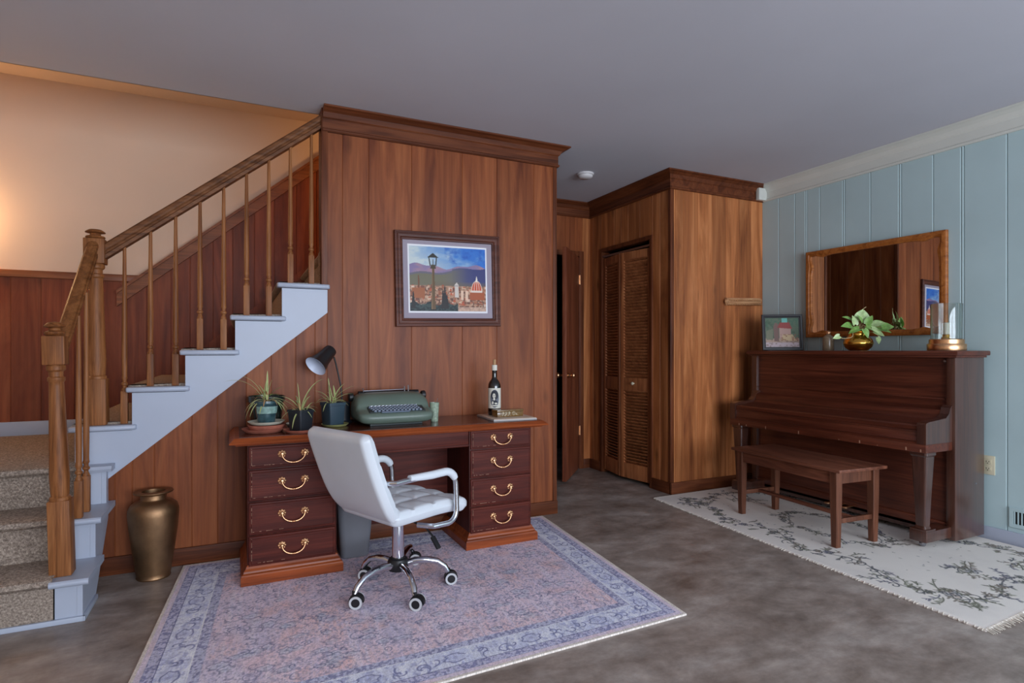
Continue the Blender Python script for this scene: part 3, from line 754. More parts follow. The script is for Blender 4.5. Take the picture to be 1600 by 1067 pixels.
# ------------------------------------------------------------------ area rug under the desk
def curl(x, y, r, a0, turns, sgn, n=26):
    return [(x + r * (1 - .75 * k / n) * math.cos(a0 + sgn * turns * 2 * PI * k / n), y + r * (1 - .75 * k / n) * math.sin(a0 + sgn * turns * 2 * PI * k / n)) for k in range(n + 1)]
RW, RHt = 2.16, 1.62
im = Img(RW, RHt, .0030); U, V = im.U, im.V
D = np.minimum(np.minimum(U, RW - U), np.minimum(V, RHt - V))
n1 = vnoise(U * 5, V * 5, 1); n2 = vnoise(U * 26, V * 26, 2, 3); n3 = vnoise(U * 70, V * 70, 3, 2); n4 = vnoise(U * 3.2, V * 2.4, 4)
nv = vnoise(U * 60, V * 3, 8, 3)
im.c[:] = (236, 216, 228)
fib = np.random.default_rng(77).random(U.shape); fib2 = vnoise(U * 170, V * 22, 31, 1)
im.fill((n1 - .44) * 3.0, (238, 206, 208), .8); im.fill((n4 - .55) * 5, (212, 208, 228), .6)
im.fill((vnoise(U * 7, V * 7, 12) - .58) * 5, (240, 196, 190), .6)
im.fill((n2 - .54) * 5, (200, 192, 212), .42); im.fill((nv - .52) * 5, (246, 238, 246), .45)
im.fill((n3 - .60) * 8, (168, 162, 188), .42); im.fill((vnoise(U * 130, V * 130, 15, 1) - .62) * 6, (126, 122, 154), .45)
im.fill((fib2 - .55) * 4, (192, 184, 206), .35)
r = random.Random(11)
for i in range(330):          # scattered faded medallions and vine work of the field
    x, y = r.uniform(.25, RW - .25), r.uniform(.25, RHt - .25)
    t = r.random(); ink = (104, 106, 138)
    if t < .35:
        rx, ry = r.uniform(.018, .045), r.uniform(.012, .03)
        pts = [(x + rx * (1 + .2 * math.sin(5 * a)) * math.cos(a), y + ry * (1 + .2 * math.cos(5 * a)) * math.sin(a)) for a in np.linspace(0, 2 * PI * r.uniform(.6, 1), 26)]
        im.blob(x, y, rx * .8, ry * .8, (200, 208, 222), .4); im.stroke(pts, .0022, ink, .42); im.blob(x, y, rx * .25, ry * .25, ink, .35)
    elif t < .75: im.stroke(curl(x, y, r.uniform(.012, .045), r.uniform(0, 6.3), r.uniform(.4, 1.1), r.choice((-1, 1))), .0021, ink, .42)
    elif t < .9: im.blob(x, y, r.uniform(.006, .02), r.uniform(.004, .012), (112, 112, 146), .5, .6, r.uniform(0, 3))
    else: im.blob(x, y, r.uniform(.03, .08), r.uniform(.02, .05), (240, 190, 184), .3, .8, r.uniform(0, 3))
band = lambda a, b_: np.clip((D - a) / .003, 0, 1) * np.clip((b_ - D) / .003, 0, 1)
ng = vnoise(U * 110, V * 110, 51, 2)
im.fill(D < .228, (150, 150, 182)); im.fill((D < .228) * (ng > .47), (212, 212, 230), .8)
im.fill(D < .188, (228, 230, 244)); im.fill(band(.183, .188), (248, 248, 252))
mb_ = (D < .183); im.fill(mb_ * (n2 - .45) * 4, (204, 208, 232), .7); im.fill(mb_ * (n3 - .58) * 7, (164, 168, 204), .6)
r = random.Random(4)
def border_pts(s):
    """walk along the middle of the main border"""
    d = .128; a, c = RW - 2 * d, RHt - 2 * d; s = s % (2 * (a + c))
    if s < a: return d + s, d, 0
    s -= a
    if s < c: return RW - d, d + s, PI / 2
    s -= c
    if s < a: return RW - d - s, RHt - d, PI
    return d, RHt - d - (s - a), -PI / 2
P_ = 2 * (RW + RHt - 4 * .128); nb = 60
for i in range(nb):
    x, y, a = border_pts(P_ * i / nb); ca, sa = math.cos(a), math.sin(a); ink = (126, 130, 168)
    if i % 3 == 0:
        rx, ry = .04, .03; wob = r.uniform(.1, .22); q0 = r.uniform(0, 1)
        pts = [(x + ca * rx * (1 + wob * math.sin(6 * q)) * math.cos(q) - sa * ry * math.sin(q), y + sa * rx * (1 + wob * math.sin(6 * q)) * math.cos(q) + ca * ry * math.sin(q)) for q in np.linspace(q0, q0 + 2 * PI * r.uniform(.7, 1), 30)]
        im.blob(x, y, .03, .03, (190, 194, 222), .5); im.stroke(pts, .0030, ink, .7); im.blob(x, y, .010, .010, (160, 162, 196), .6)
    else:
        for q in range(3):
            im.stroke(curl(x + r.uniform(-.03, .03), y + r.uniform(-.03, .03), r.uniform(.016, .036), r.uniform(0, 6.3), r.uniform(.4, .9), r.choice((-1, 1))), .0026, ink, .65)
        im.stroke([(x - sa * -.045 + r.uniform(-.02, .02), y + ca * -.045), (x + r.uniform(-.01, .01), y + r.uniform(-.01, .01)), (x - sa * .045 + r.uniform(-.02, .02), y + ca * .045)], .0026, ink, .5)
        im.blob(x + r.uniform(-.02, .02), y + r.uniform(-.02, .02), .014, .007, (158, 164, 200), .6, .5, r.uniform(0, 3))
im.fill(D < .078, (146, 146, 180)); im.fill((D < .078) * (ng > .45), (214, 212, 230), .75); im.fill(band(.072, .078), (86, 90, 128), .8)
im.fill(D < .036, (222, 208, 220)); im.fill((D < .036) * (n2 - .5) * 3, (228, 200, 202), .5)
im.fill(D < .014, (222, 212, 202)); im.fill(band(.034, .038), (120, 122, 150), .7)
im.c = im.c * (.90 + .20 * fib[..., None]) * (.95 + .1 * fib2[..., None])
rq = [(-.38, 1.862), (1.752, 1.936), (1.888, 3.512), (-.272, 3.512)]
def quad(q, z0, wav=0):
    def f(u, v):
        X = (1 - u) * (1 - v) * q[0][0] + u * (1 - v) * q[1][0] + u * v * q[2][0] + (1 - u) * v * q[3][0]
        Y = (1 - u) * (1 - v) * q[0][1] + u * (1 - v) * q[1][1] + u * v * q[2][1] + (1 - u) * v * q[3][1]
        return X, Y, np.full_like(X, z0) + wav * (vnoise(u * 6, v * 6, 9, 2) - .5)
    return f
rug = im.mesh('area_rug', M['rugpile'], quad(rq, .007), skirt=.007)
tag(rug, 'faded lavender and pink oriental area rug with pale border under desk', 'rug')

# ------------------------------------------------------------------ runner rug under the piano
im = Img(1.26, 2.26, .0036); U, V = im.U, im.V      # u from the room towards the blue wall, v from the near end to the closet
D = np.minimum(np.minimum(U, 1.26 - U), np.minimum(V, 2.26 - V))
im.c[:] = (230, 224, 216); im.fill((vnoise(U * 6, V * 6, 21) - .45) * 3, (216, 210, 204), .6)
r = random.Random(2); inks = ((92, 94, 98), (104, 106, 92), (120, 112, 102), (98, 98, 114))
def sprig(x, y, a, L, ink, al=.8):
    n = 14; bend = r.uniform(-1.6, 1.6); pts = []; px, py = x, y
    for k in range(n + 1):
        pts.append((px, py)); aa = a + bend * k / n
        px += L / n * math.cos(aa); py += L / n * math.sin(aa)
    im.stroke(pts, .0028, ink, al)
    for k in range(2, n, 2):
        aa = a + bend * k / n + r.choice((-1, 1)) * r.uniform(.6, 1.2); l = r.uniform(.012, .028)
        im.blob(pts[k][0] + l * .6 * math.cos(aa), pts[k][1] + l * .6 * math.sin(aa), l * .55, l * .2, ink if r.random() < .7 else (140, 142, 124), al, .4, aa)
    return pts[-1]
def flower(x, y, R_, ink):
    for k in range(6):
        a = k * PI / 3 + r.uniform(-.2, .2)
        im.blob(x + R_ * .6 * math.cos(a), y + R_ * .6 * math.sin(a), R_ * .42, R_ * .26, r.choice(((176, 160, 148), (158, 158, 140), (168, 168, 172))), .7, .4, a)
        im.stroke(curl(x + R_ * .6 * math.cos(a), y + R_ * .6 * math.sin(a), R_ * .4, a, .7, 1, 10), .0032, ink, .7)
    im.blob(x, y, R_ * .2, R_ * .2, ink, .8)
def scroll_band(pts, nsp, al=.8):
    for (x, y, a) in pts:
        for k in range(nsp):
            ox, oy = r.uniform(-.05, .05), r.uniform(-.045, .045)
            sprig(x + ox, y + oy, r.uniform(0, 6.3), r.uniform(.04, .10), r.choice(inks), al)
        im.stroke(curl(x + r.uniform(-.03, .03), y + r.uniform(-.02, .02), r.uniform(.025, .05), r.uniform(0, 6), r.uniform(.6, 1.1), r.choice((-1, 1))), .0032, inks[0], al)
        if r.random() < .5: flower(x + r.uniform(-.04, .04), y + r.uniform(-.03, .03), r.uniform(.02, .032), r.choice(inks))
for bx, s in ((.175, 1), (1.085, -1)):
    im.stroke([(bx + s * .05 * math.sin(q * 11), q) for q in np.linspace(.3, 2.05, 90)], .0034, inks[0], .8)
    scroll_band([(bx + s * .05 * math.sin(y * 11), y, 0) for y in np.arange(.34, 2.05, .085)], 3)
for yy in (.17, 2.09):
    im.stroke([(q, yy + .04 * math.sin(q * 12)) for q in np.linspace(.2, 1.06, 50)], .0034, inks[0], .8)
    scroll_band([(x, yy + .04 * math.sin(x * 12), 0) for x in np.arange(.2, 1.1, .085)], 3)
for cx, cy in ((.24, .25), (1.02, .25), (.24, 2.01), (1.02, 2.01), (.63, .36), (.63, 1.9)):
    flower(cx, cy, .05, inks[0])
    for k in range(10): sprig(cx + r.uniform(-.09, .09), cy + r.uniform(-.07, .07), r.uniform(0, 6.3), r.uniform(.06, .14), r.choice(inks), .85)
for k in range(26):       # central medallion wreath
    a = k * 2 * PI / 26; x, y = .63 + .2 * math.cos(a), 1.16 + .36 * math.sin(a)
    for q in range(2): sprig(x + r.uniform(-.03, .03), y + r.uniform(-.03, .03), a + 1.6 + r.uniform(-.6, .6), r.uniform(.06, .12), r.choice(inks), .7)
    if k % 3 == 0: flower(x, y, .028, inks[2])
    im.stroke(curl(x, y, .03, r.uniform(0, 6), .9, 1), .003, inks[0], .7)
for k in range(110):      # small dotted sprigs
    im.blob(r.uniform(.28, 1.0), r.uniform(.45, 1.9), r.uniform(.003, .009), .0035, r.choice(inks), .6, .4, r.uniform(0, 3))
im.fill(D < .022, (234, 226, 218))
rq2 = [(2.752, 1.30), (4.09, 1.372), (4.095, 3.58), (2.895, 3.562)]
run = im.mesh('runner_rug', M['runnerpile'], quad(rq2, .008), skirt=.008)
tag(run, 'cream floral rug with dark vine scrolls and fringe under upright piano', 'rug')
fr = MB()
r = random.Random(3)
for (p0, p1, out) in ((rq2[0], rq2[1], (0, -1)), (rq2[3], rq2[2], (0, 1)), (rq2[0], rq2[3], (-1, 0))):
    L = math.hypot(p1[0] - p0[0], p1[1] - p0[1]); n = int(L / (.013 if out[1] else .02))
    for k in range(n):
        t = (k + r.random() * .6) / n; x, y = lerp(p0[0], p1[0], t), lerp(p0[1], p1[1], t)
        l = r.uniform(.018, .034) if out[1] < 0 else r.uniform(.004, .012)
        j = r.uniform(-.008, .008)
        fr.tube([(x - out[0] * .006, y - out[1] * .006, .009), (x + out[0] * l * .5 + abs(out[1]) * j * .5, y + out[1] * l * .5 + abs(out[0]) * j * .5, .006), (x + out[0] * l + abs(out[1]) * j, y + out[1] * l + abs(out[0]) * j, .003)], .0024, 5)
fo = fr.build('fringe', plain('rug_fringe', (206, 198, 184), .9), run); fo['kind'] = 'stuff'

# ------------------------------------------------------------------ desk
dk = thing('desk', 'worn mahogany double pedestal desk with brass bail pulls against panelled wall', 'desk', (.81, 3.29, .0085), math.radians(.45))
DH, DF = .7185, -.2           # height of the top above the rug, drawer-front plane (local y)
def lx(x): return x - .81
def bail(parent, x, y, z, wd=.108, drop=.042):
    """brass bail pull: two rosettes and a hanging bow"""
    mb = MB()
    for s in (-1, 1):
        m = T(x + s * wd / 2, y, z) @ R(PI / 2, 'X')
        mb.lathe([(.0175, 0), (.0185, .002), (.0165, .0045), (.012, .0055), (.0085, .008), (.008, .014), (.006, .018), (0, .019)], 18, mtx=m)
        for k in range(8):
            a = k * PI / 4; mb.lathe([(.005, .001), (.005, .0035), (.003, .0055), (0, .006)], 8, mtx=m @ T(.0155 * math.cos(a), .0155 * math.sin(a), 0))
    pts = []
    for k in range(21):
        t = k / 20; a = PI * t
        xx = x - wd / 2 * math.cos(a) * (1 - .12 * math.sin(a)); pts.append((xx, y - .016 - .007 * math.sin(a), z - drop * math.sin(a) ** .75))
    mb.tube(pts, [.0032 + .0016 * math.sin(PI * k / 20) for k in range(21)], 10)
    cx, cy, cz = pts[10]
    for q in (-.006, 0, .006): mb.lathe([(.0046, -.0016), (.0075 if q == 0 else .0062, 0), (.0046, .0016)], 12, mtx=T(cx + q, cy, cz) @ R(PI / 2, 'Y'))
    return mb.build('handle', M['brass_pull'], parent)
def pedestal(x0, x1, zs, plinth_all=True):
    y0, y1 = DF + .012, .235
    MB().box(x0, x1, y0, y1, .075, DH - .032, .002).build('pedestal', M['mahog_z'], dk)
    # plinth: upright base board and ogee moulding running round front and sides
    px, py = .030, .032
    b = MB()
    prof = [(0.0, .0), (0.0, .042), (-.002, .045), (-.004, .05), (-.012, .056), (-.014, .064), (-.022, .074), (-.026, .084), (-.03, .09)]
    rings = []
    for d, z in prof:
        e = px + d
        rings.append([(x0 - e, y1, z), (x0 - e, y0 - py - d, z), (x1 + e, y0 - py - d, z), (x1 + e, y1, z)])
    b.loft(rings, 0, False); b.build('plinth', M['desk_edge'], dk)
    for zt, zb in zs:
        fr = MB()
        xa, xb = x0 + .006, x1 - .006; h = .009
        rings = []
        for ins, dy in ((0, .0), (0, -.006), (.003, -.009), (.010, -.0095), (.013, -.0125)):
            rings.append([(xa + ins, y0 + dy, zb + ins), (xb - ins, y0 + dy, zb + ins), (xb - ins, y0 + dy, zt - ins), (xa + ins, y0 + dy, zt - ins)])
        fr.loft(rings, 0, False)
        # scuffs along the worn edges
        sc_ = fr; rr = random.Random(int(zt * 1000) + int(x0 * 100))
        for q in range(10):
            zz = rr.uniform(zb + .012, zt - .012); l = rr.uniform(.004, .018)
            sc_.box(xa + .0115, xa + .0135, y0 - .0135, y0 - .0128, zz, min(zt - .01, zz + l), mat=1)
            xx = rr.uniform(xa + .015, xa + .16); sc_.box(xx, xx + rr.uniform(.004, .014), y0 - .0132, y0 - .0127, zb + .0145, zb + .0165, mat=1)
        d = fr.build('drawer', [M['mahog_x'], M['scuff']], dk)
        bail(d, (x0 + x1) / 2, y0 - .0125, lerp(zb, zt, .60))
LZ = [(.677, .569), (.560, .410), (.402, .245), (.237, .092)]
z0 = .0085
zs = [(a - z0, c - z0) for a, c in LZ]
pedestal(lx(.031), lx(.452), zs); pedestal(lx(1.192), lx(1.592), [(a - z0, c - z0) for a, c in ((.684, .577), (.57, .412), (.405, .247), (.239, .092))])
# writing surface with moulded edge
b = MB(); rings = []
x0, x1, y0, y1 = lx(-.05), lx(1.675), DF - .062, .235
for ins, z in ((.030, -.038), (.026, -.032), (.010, -.029), (.002, -.027), (.0, -.023), (.004, -.018), (.018, -.006), (.024, 0.0)):
    rings.append([(x0 + ins, y1, DH + z), (x0 + ins, y0 + ins, DH + z), (x1 - ins, y0 + ins, DH + z), (x1 - ins, y1, DH + z)])
b.loft(rings[:-1] + [[(p[0], p[1], p[2]) for p in rings[-1]]], 0, False); b.build('desktop', M['desk_edge'], dk)
MB().box(x0 + .045, x1 - .045, y0 + .045, y1 - .008, DH - .002, DH + .0012).build('writing_surface', M['desk_top'], dk)
# apron drawer over the kneehole
b = MB(); b.box(lx(.452), lx(1.192), DF + .02, DF + .04, .585, DH - .03, .002); b.box(lx(.452), lx(1.192), DF + .012, DF + .022, .592, .597)
b.build('apron', M['mahog_x'], dk)
MB().box(lx(.452), lx(1.192), .19, .205, .10, DH - .03).build('modesty_panel', M['mahog_x'], dk)

# ------------------------------------------------------------------ office chair
ch = thing('office_chair', 'white quilted leather swivel office chair with chrome arms and five castors', 'chair', (.690, 2.75, .0085), math.radians(24))
SH = .438
# backrest + seat shell share one side profile; local +x is forward
def cushion(path, thick, widths, quilt, flip=1, nW=44):
    """rounded-rectangle sections lofted along a path in the local x-z plane; quilt grooves on the + normal face"""
    P = [Vector((x, 0, z)) for x, z in path]; n = len(P); rings = []
    S = [0]
    for i in range(1, n): S.append(S[-1] + (P[i] - P[i - 1]).length)
    for i, p in enumerate(P):
        t = (P[min(i + 1, n - 1)] - P[max(i - 1, 0)]).normalized(); nr = Vector((-t.z, 0, t.x)) * flip
        ed = min(S[i], S[-1] - S[i]); rr = thick * .5
        k = 1 if ed >= rr else math.sqrt(max(0.0, 1 - ((rr - ed) / rr) ** 2))
        th = thick * max(.12, k); wd = widths(S[i] / S[-1]) - (1 - k) * thick * .8
        ring = []
        m = nW
        for j in range(m + 1):      # quilted face, left to right
            a = lerp(-1, 1, j / m); y = a * wd / 2
            e = min(1, (1 - abs(a)) * wd / 2 / (thick * .42)); zz = th / 2 * (math.sqrt(max(0, 1 - (1 - e) ** 2)))
            q = quilt(S[i], y) * min(1, e) * k
            ring.append(p + nr * (zz - q) + Vector((0, y, 0)))
        for j in range(m + 1):
            a = lerp(1, -1, j / m); y = a * wd / 2
            e = min(1, (1 - abs(a)) * wd / 2 / (thick * .42)); zz = th / 2 * (math.sqrt(max(0, 1 - (1 - e) ** 2)))
            if j in (0, m): zz = 0.0
            ring.append(p - nr * (zz + 1e-4) + Vector((0, y * .999, 0)))
        rings.append(ring)
    return MB().loft(rings)
def quiltf(sp, cols):
    def f(s, y):
        d = min(abs(y - c) for c in cols); g = .010 * math.exp(-(d / .010) ** 2)
        ds = abs((s + sp * .5) % sp - sp * .5); g2 = .010 * math.exp(-(ds / .010) ** 2)
        u = math.cos((y - cols[0]) / (cols[1] - cols[0]) * PI) ** 2; v = math.cos(s / sp * PI) ** 2
        return max(g, g2) + .006 * max(u, v)
    return f
def bez(ctrl, n):
    out = []
    for k in range(n + 1):
        t = k / n; pts = [Vector((a, c)) for a, c in ctrl]
        while len(pts) > 1: pts = [pts[i].lerp(pts[i + 1], t) for i in range(len(pts) - 1)]
        out.append((pts[0].x, pts[0].y))
    return out
seatp = bez([(-.19, SH - .040), (-.1, SH - .045), (.05, SH - .032), (.18, SH - .028), (.25, SH - .045), (.262, SH - .07)], 64)
cushion(seatp, .075, lambda t: lerp(.43, .44, t), quiltf(.118, (-.07, .07))).build('seat', M['leather'], ch)
backp = bez([(-.10, SH - .052), (-.185, SH - .05), (-.225, SH + .03), (-.26, SH + .15), (-.31, SH + .26), (-.33, SH + .352)], 60)
cushion(backp, .068, lambda t: (.395 + .065 * math.sin(min(1, t * 2.2) * PI / 2)), quiltf(.115, (-.075, .075)), flip=-1).build('backrest', M['leather'], ch)
# arm loops
for s in (-1, 1):
    y = s * .245
    pts = [(-.225, s * .20, .575), (-.20, y, .578), (-.15, y, .580), (0, y, .582), (.08, y, .584)] + [(.08 + .07 * math.sin(a), y, .514 + .07 * math.cos(a)) for a in np.linspace(.2, PI / 2, 7)] + [(.153, y, .45)] + [(.10 + .055 * math.cos(a), y, .395 - .055 * math.sin(a)) for a in np.linspace(0, PI / 2, 6)] + [(.03, y * .93, .338), (.0, y * .6, .335)]
    pts = [(a, q, z - .0085) for a, q, z in pts]
    ar = MB().tube(pts, .0125, 12).build('armrest', M['chrome'], ch)
    pad = [p for p in pts[2:10]]; pad = [(-.13, y, .5785)] + pad[1:]
    MB().tube(pad, [.015] + [.0185] * (len(pad) - 2) + [.016], 14).build('arm_pad', M['leather'], ar)
b = MB(); b.box(-.09, .09, -.075, .075, .325, .352, .006); b.lathe([(.036, .308), (.036, .328)], 20); b.build('seat_plate', M['black'], ch)
b = MB(); b.tube([(.02, -.06, .33), (.05, -.15, .30), (.055, -.19, .268)], .005, 8); b.box(-.012, .012, -.035, .03, -.007, .007, .005, mtx=T(.057, -.205, .245) @ R(.8, 'X')); b.build('height_lever', M['black'], ch)
MB().lathe([(.0285, .125), (.0285, .31)], 28).build('gas_lift', M['chrome'], ch)
MB().lathe([(.0, .082), (.044, .084), (.05, .092), (.05, .125), (.044, .138), (.034, .142), (.034, .146), (0, .146)], 28).build('hub', M['black'], ch)
CAST = [(.838, 3.015), (.556, 2.915), (.458, 2.615), (.700, 2.487), (.925, 2.690)]
for k in range(5):
    cxw, cyw = CAST[k][0] - .690, CAST[k][1] - 2.75; RC = math.hypot(cxw, cyw); a = math.atan2(cyw, cxw) - math.radians(24); m = R(a, 'Z')
    leg = [(x * RC / .262, 0, z) for x, z in ((.04, .112), (.09, .122), (.15, .122), (.205, .110), (.243, .083), (.259, .056))]
    MB().tube(leg, [.017, .0165, .016, .015, .0145, .013], 12, mtx=m).build('leg', M['chrome'], ch)
    cs = MB(); sw = math.radians(130 + (8, -6, 4, -9, 12)[k]) - a; mm = m @ T(RC, 0, 0) @ R(sw, 'Z')
    # twin-wheel castor: hood and wheels
    for s in (-1, 1): cs.lathe([(.0, -.011), (.025, -.011), (.028, -.007), (.028, .007), (.025, .011), (0, .011)], 20, mtx=mm @ T(-.012, s * .015, .028) @ R(PI / 2, 'X'))
    cs.prism([(x - .012, z + .028) for x, z in arc(0, 0, .033, -.25, PI + .15, 14)] + [(-.02 - .012, .028), (.02 - .012, .028)], -.012, .012, 'y', mtx=mm)
    cs.lathe([(.009, .045), (.009, .072)], 10, mtx=mm)
    c = cs.build('castor', M['black'], ch)
    for s in (-1, 1):
        ring = MB(); ring.lathe([(.019, 0), (.0285, 0), (.0285, .005), (.019, .0045)], 22, mtx=mm @ T(-.012, s * .015 + s * .0095, .028) @ R(-s * PI / 2, 'X'), cap=False)
        ring.build('wheel_ring', M['wheelgrey'], c)

# ------------------------------------------------------------------ wastebasket and brass urn
wb = thing('wastebasket', 'grey plastic wastebasket standing in desk kneehole behind office chair', 'bin', (.575, 3.315, .0085))
def sq_ring(hx, hy, r, z, n=6): return [(x, y, z) for x, y in rrect(0, hx * 2, hy * 2, r, n)]
MB().loft([sq_ring(.072, .078, .03, 0), sq_ring(.076, .082, .03, .006), sq_ring(.098, .112, .035, .30), sq_ring(.102, .116, .036, .302), sq_ring(.102, .116, .036, .312), sq_ring(.094, .108, .035, .312), sq_ring(.090, .104, .035, .29), sq_ring(.070, .076, .03, .012)]).build('body', M['bin'], wb)

ur = thing('brass_urn', 'tall aged brass urn with flared rim standing on floor by stairs', 'urn', (-.397, 3.425, 0))
MB().lathe([(.0, 0), (.074, 0), (.077, .006), (.074, .012), (.078, .03), (.094, .14), (.108, .25), (.1135, .32), (.113, .345), (.104, .368), (.085, .384), (.062, .392), (.058, .398), (.058, .418), (.07, .424), (.086, .428), (.089, .432), (.087, .436), (.06, .438), (.052, .434), (.05, .40), (.05, .3), (0, .3)], 48).build('body', M['brass_old'], ur)

# ------------------------------------------------------------------ framed picture on the panelled wall
pc = thing('framed_picture', 'framed print of town with red dome and lamp post on wood panelled wall', 'picture', (1.2205, YW, 1.602), 0)
pc.rotation_euler = (0, math.radians(-1.2), 0)
PW, PH = .709, .598
def frame_rings(w, h, prof):
    """prof: (inset, depth-forward) pairs"""
    return [[(sx * (w / 2 - i), -d, sz * (h / 2 - i)) for sx, sz in ((-1, -1), (1, -1), (1, 1), (-1, 1))] for i, d in prof]
MB().loft(frame_rings(PW, PH, [(0, .001), (0, .022), (.004, .026), (.010, .026), (.013, .022), (.017, .022), (.022, .026), (.036, .025), (.044, .019), (.05, .018), (.053, .013), (.053, .004)]), 0, False, cap=False).build('frame', M['frame_wood'], pc)
iw, ih = PW - .104, PH - .104
MB().box(-iw / 2, iw / 2, -.008, -.002, -ih / 2, ih / 2).build('mat', M['mat_board'], pc)
aw, ah = .535, .433; axo = -.003; azo = .004
MB().box(axo - aw / 2, axo + aw / 2, -.0095, -.0075, azo - ah / 2, azo + ah / 2).build('mat_bevel', M['matwhite'], pc)
aw, ah = .515, .410
im = Img(aw, ah, .0026); U, V = im.U / aw, im.V / ah
nz = vnoise(U * 5, V * 7, 41); nz2 = vnoise(U * 14, V * 14, 42); nz3 = vnoise(U * 40, V * 40, 43, 2)
def mix(a, c, t): return np.asarray(a, float) * (1 - t[..., None]) + np.asarray(c, float) * t[..., None]
im.c = mix((196, 206, 206), (66, 122, 196), np.clip((U - .15) * 1.1 + (V - .72) * 1.2 + (nz - .5) * 1.3, 0, 1))
im.fill((nz2 - .5) * 3 * (U > .45) * (V > .74), (44, 84, 168), .6); im.fill((nz - .55) * 4 * (U < .55), (206, 204, 196), .6)
h1 = .70 + .03 * np.sin(U * 9 + .5) + .015 * np.sin(U * 23)
im.fill(V < h1, (138, 124, 158)); im.fill((V < h1) * (nz - .42) * 4, (172, 138, 148), .8)
h2 = .60 + .10 * U + .02 * np.sin(U * 12) + (U > .55) * .02
im.fill(V < h2 - .02, (112, 108, 120)); im.fill((V < h2 - .02) * (U > .55) * np.clip((U - .5) * 3, 0, 1), (66, 70, 122), .85)
im.fill((V < h2 - .05) * np.clip((.75 - U) * 3, 0, 1), (122, 118, 92), .8); im.fill((V < .46) * (U > .3) * np.clip((.5 - V) * 8, 0, 1), (120, 108, 92), .9)
im.fill((V < .40), (150, 118, 98)); im.fill((V < .40) * (nz3 > .52), (196, 156, 130), .7); im.fill((V < .36) * (nz3 < .42), (104, 70, 60), .7)
r = random.Random(8)
for i in range(150):      # roofs and house fronts of the town
    x, y = r.uniform(.0, 1), r.uniform(.05, .37); wd, hh = r.uniform(.015, .05), r.uniform(.015, .05)
    im.poly([(x * aw, y * ah), ((x + wd) * aw, y * ah), ((x + wd) * aw, (y + hh) * ah), (x * aw, (y + hh) * ah)], r.choice(((206, 176, 150), (176, 120, 92), (190, 96, 66), (150, 98, 74), (220, 196, 176), (120, 80, 66))), .8)
    if r.random() < .5: im.poly([(x * aw, (y + hh) * ah), ((x + wd) * aw, (y + hh) * ah), ((x + wd * .5) * aw, (y + hh + .018) * ah)], r.choice(((178, 84, 58), (160, 74, 56))), .9)
q = lambda *p: [(a * aw, b_ * ah) for a, b_ in p]
im.poly(q((.03, .2), (.19, .2), (.19, .36), (.03, .36)), (164, 104, 70)); im.poly(q((.10, .36), (.125, .36), (.12, .55), (.105, .55)), (122, 84, 60))
im.poly(q((.58, .22), (.63, .22), (.63, .42), (.605, .455), (.58, .42)), (206, 196, 186)); im.poly(q((.575, .39), (.635, .39), (.635, .41), (.575, .41)), (176, 166, 160))
for x in (.66, .72, .78, .84): im.poly(q((x, .18), (x + .035, .18), (x + .035, .33), (x, .33)), (222, 190, 166))
im.poly(q((.78, .18), (.98, .18), (.98, .30), (.78, .30)), (170, 96, 62)); im.poly(q((.80, .30), (.95, .30), (.95, .34), (.80, .34)), (222, 206, 192))
dome = [(.805 + .14 * k / 20, .335 + .15 * math.sqrt(max(0, 1 - ((k - 10) / 10) ** 2))) for k in range(21)]
im.poly(q(*dome), (196, 84, 58))
for k in (-2, -1, 0, 1, 2): im.stroke(q(*[(.875 + k * .034 * math.cos(t * PI / 2 * .98), .335 + .15 * math.sin(t * PI / 2)) for t in np.linspace(0, 1, 8)]), .0022, (226, 206, 190), .9)
im.poly(q((.862, .475), (.888, .475), (.886, .515), (.875, .57), (.864, .515)), (230, 220, 208))
im.fill((V < .12 + .03 * np.sin(U * 31)) * (U < .62), (44, 54, 56)); im.fill((V < .12) * (U < .62) * (nz3 > .55), (72, 88, 84), .8)
for x, hh in ((.04, .30), (.42, .34), (.445, .40), (.47, .26)): im.poly(q((x - .025, .04), (x + .03, .04), (x + .008, hh), (x - .004, hh)), (52, 46, 46))
im.poly(q((.27, .03), (.325, .03), (.315, .66), (.285, .66)), (110, 88, 62)); im.poly(q((.27, .03), (.285, .03), (.29, .66), (.285, .66)), (136, 112, 82))
im.poly(q((.262, .66), (.338, .66), (.325, .72), (.275, .72)), (84, 74, 58)); im.poly(q((.225, .83), (.375, .83), (.30, .905)), (64, 62, 54))
for x in (.248, .345): im.stroke(q((x, .83), (x + (.015 if x < .3 else -.01), .71)), .0035, (60, 60, 56))
im.stroke(q((.30, .70), (.30, .80)), .0022, (92, 82, 60)); im.fill((V < .07) * (U > .62), (206, 178, 160), .7)
im.c = np.clip((im.c - 128) * 1.12 + 118, 0, 255)
im.mesh('print', M['print'], lambda u, v: (axo + (u - .5) * aw, np.full_like(u, -.0102), azo + (v - .5) * ah), pc)

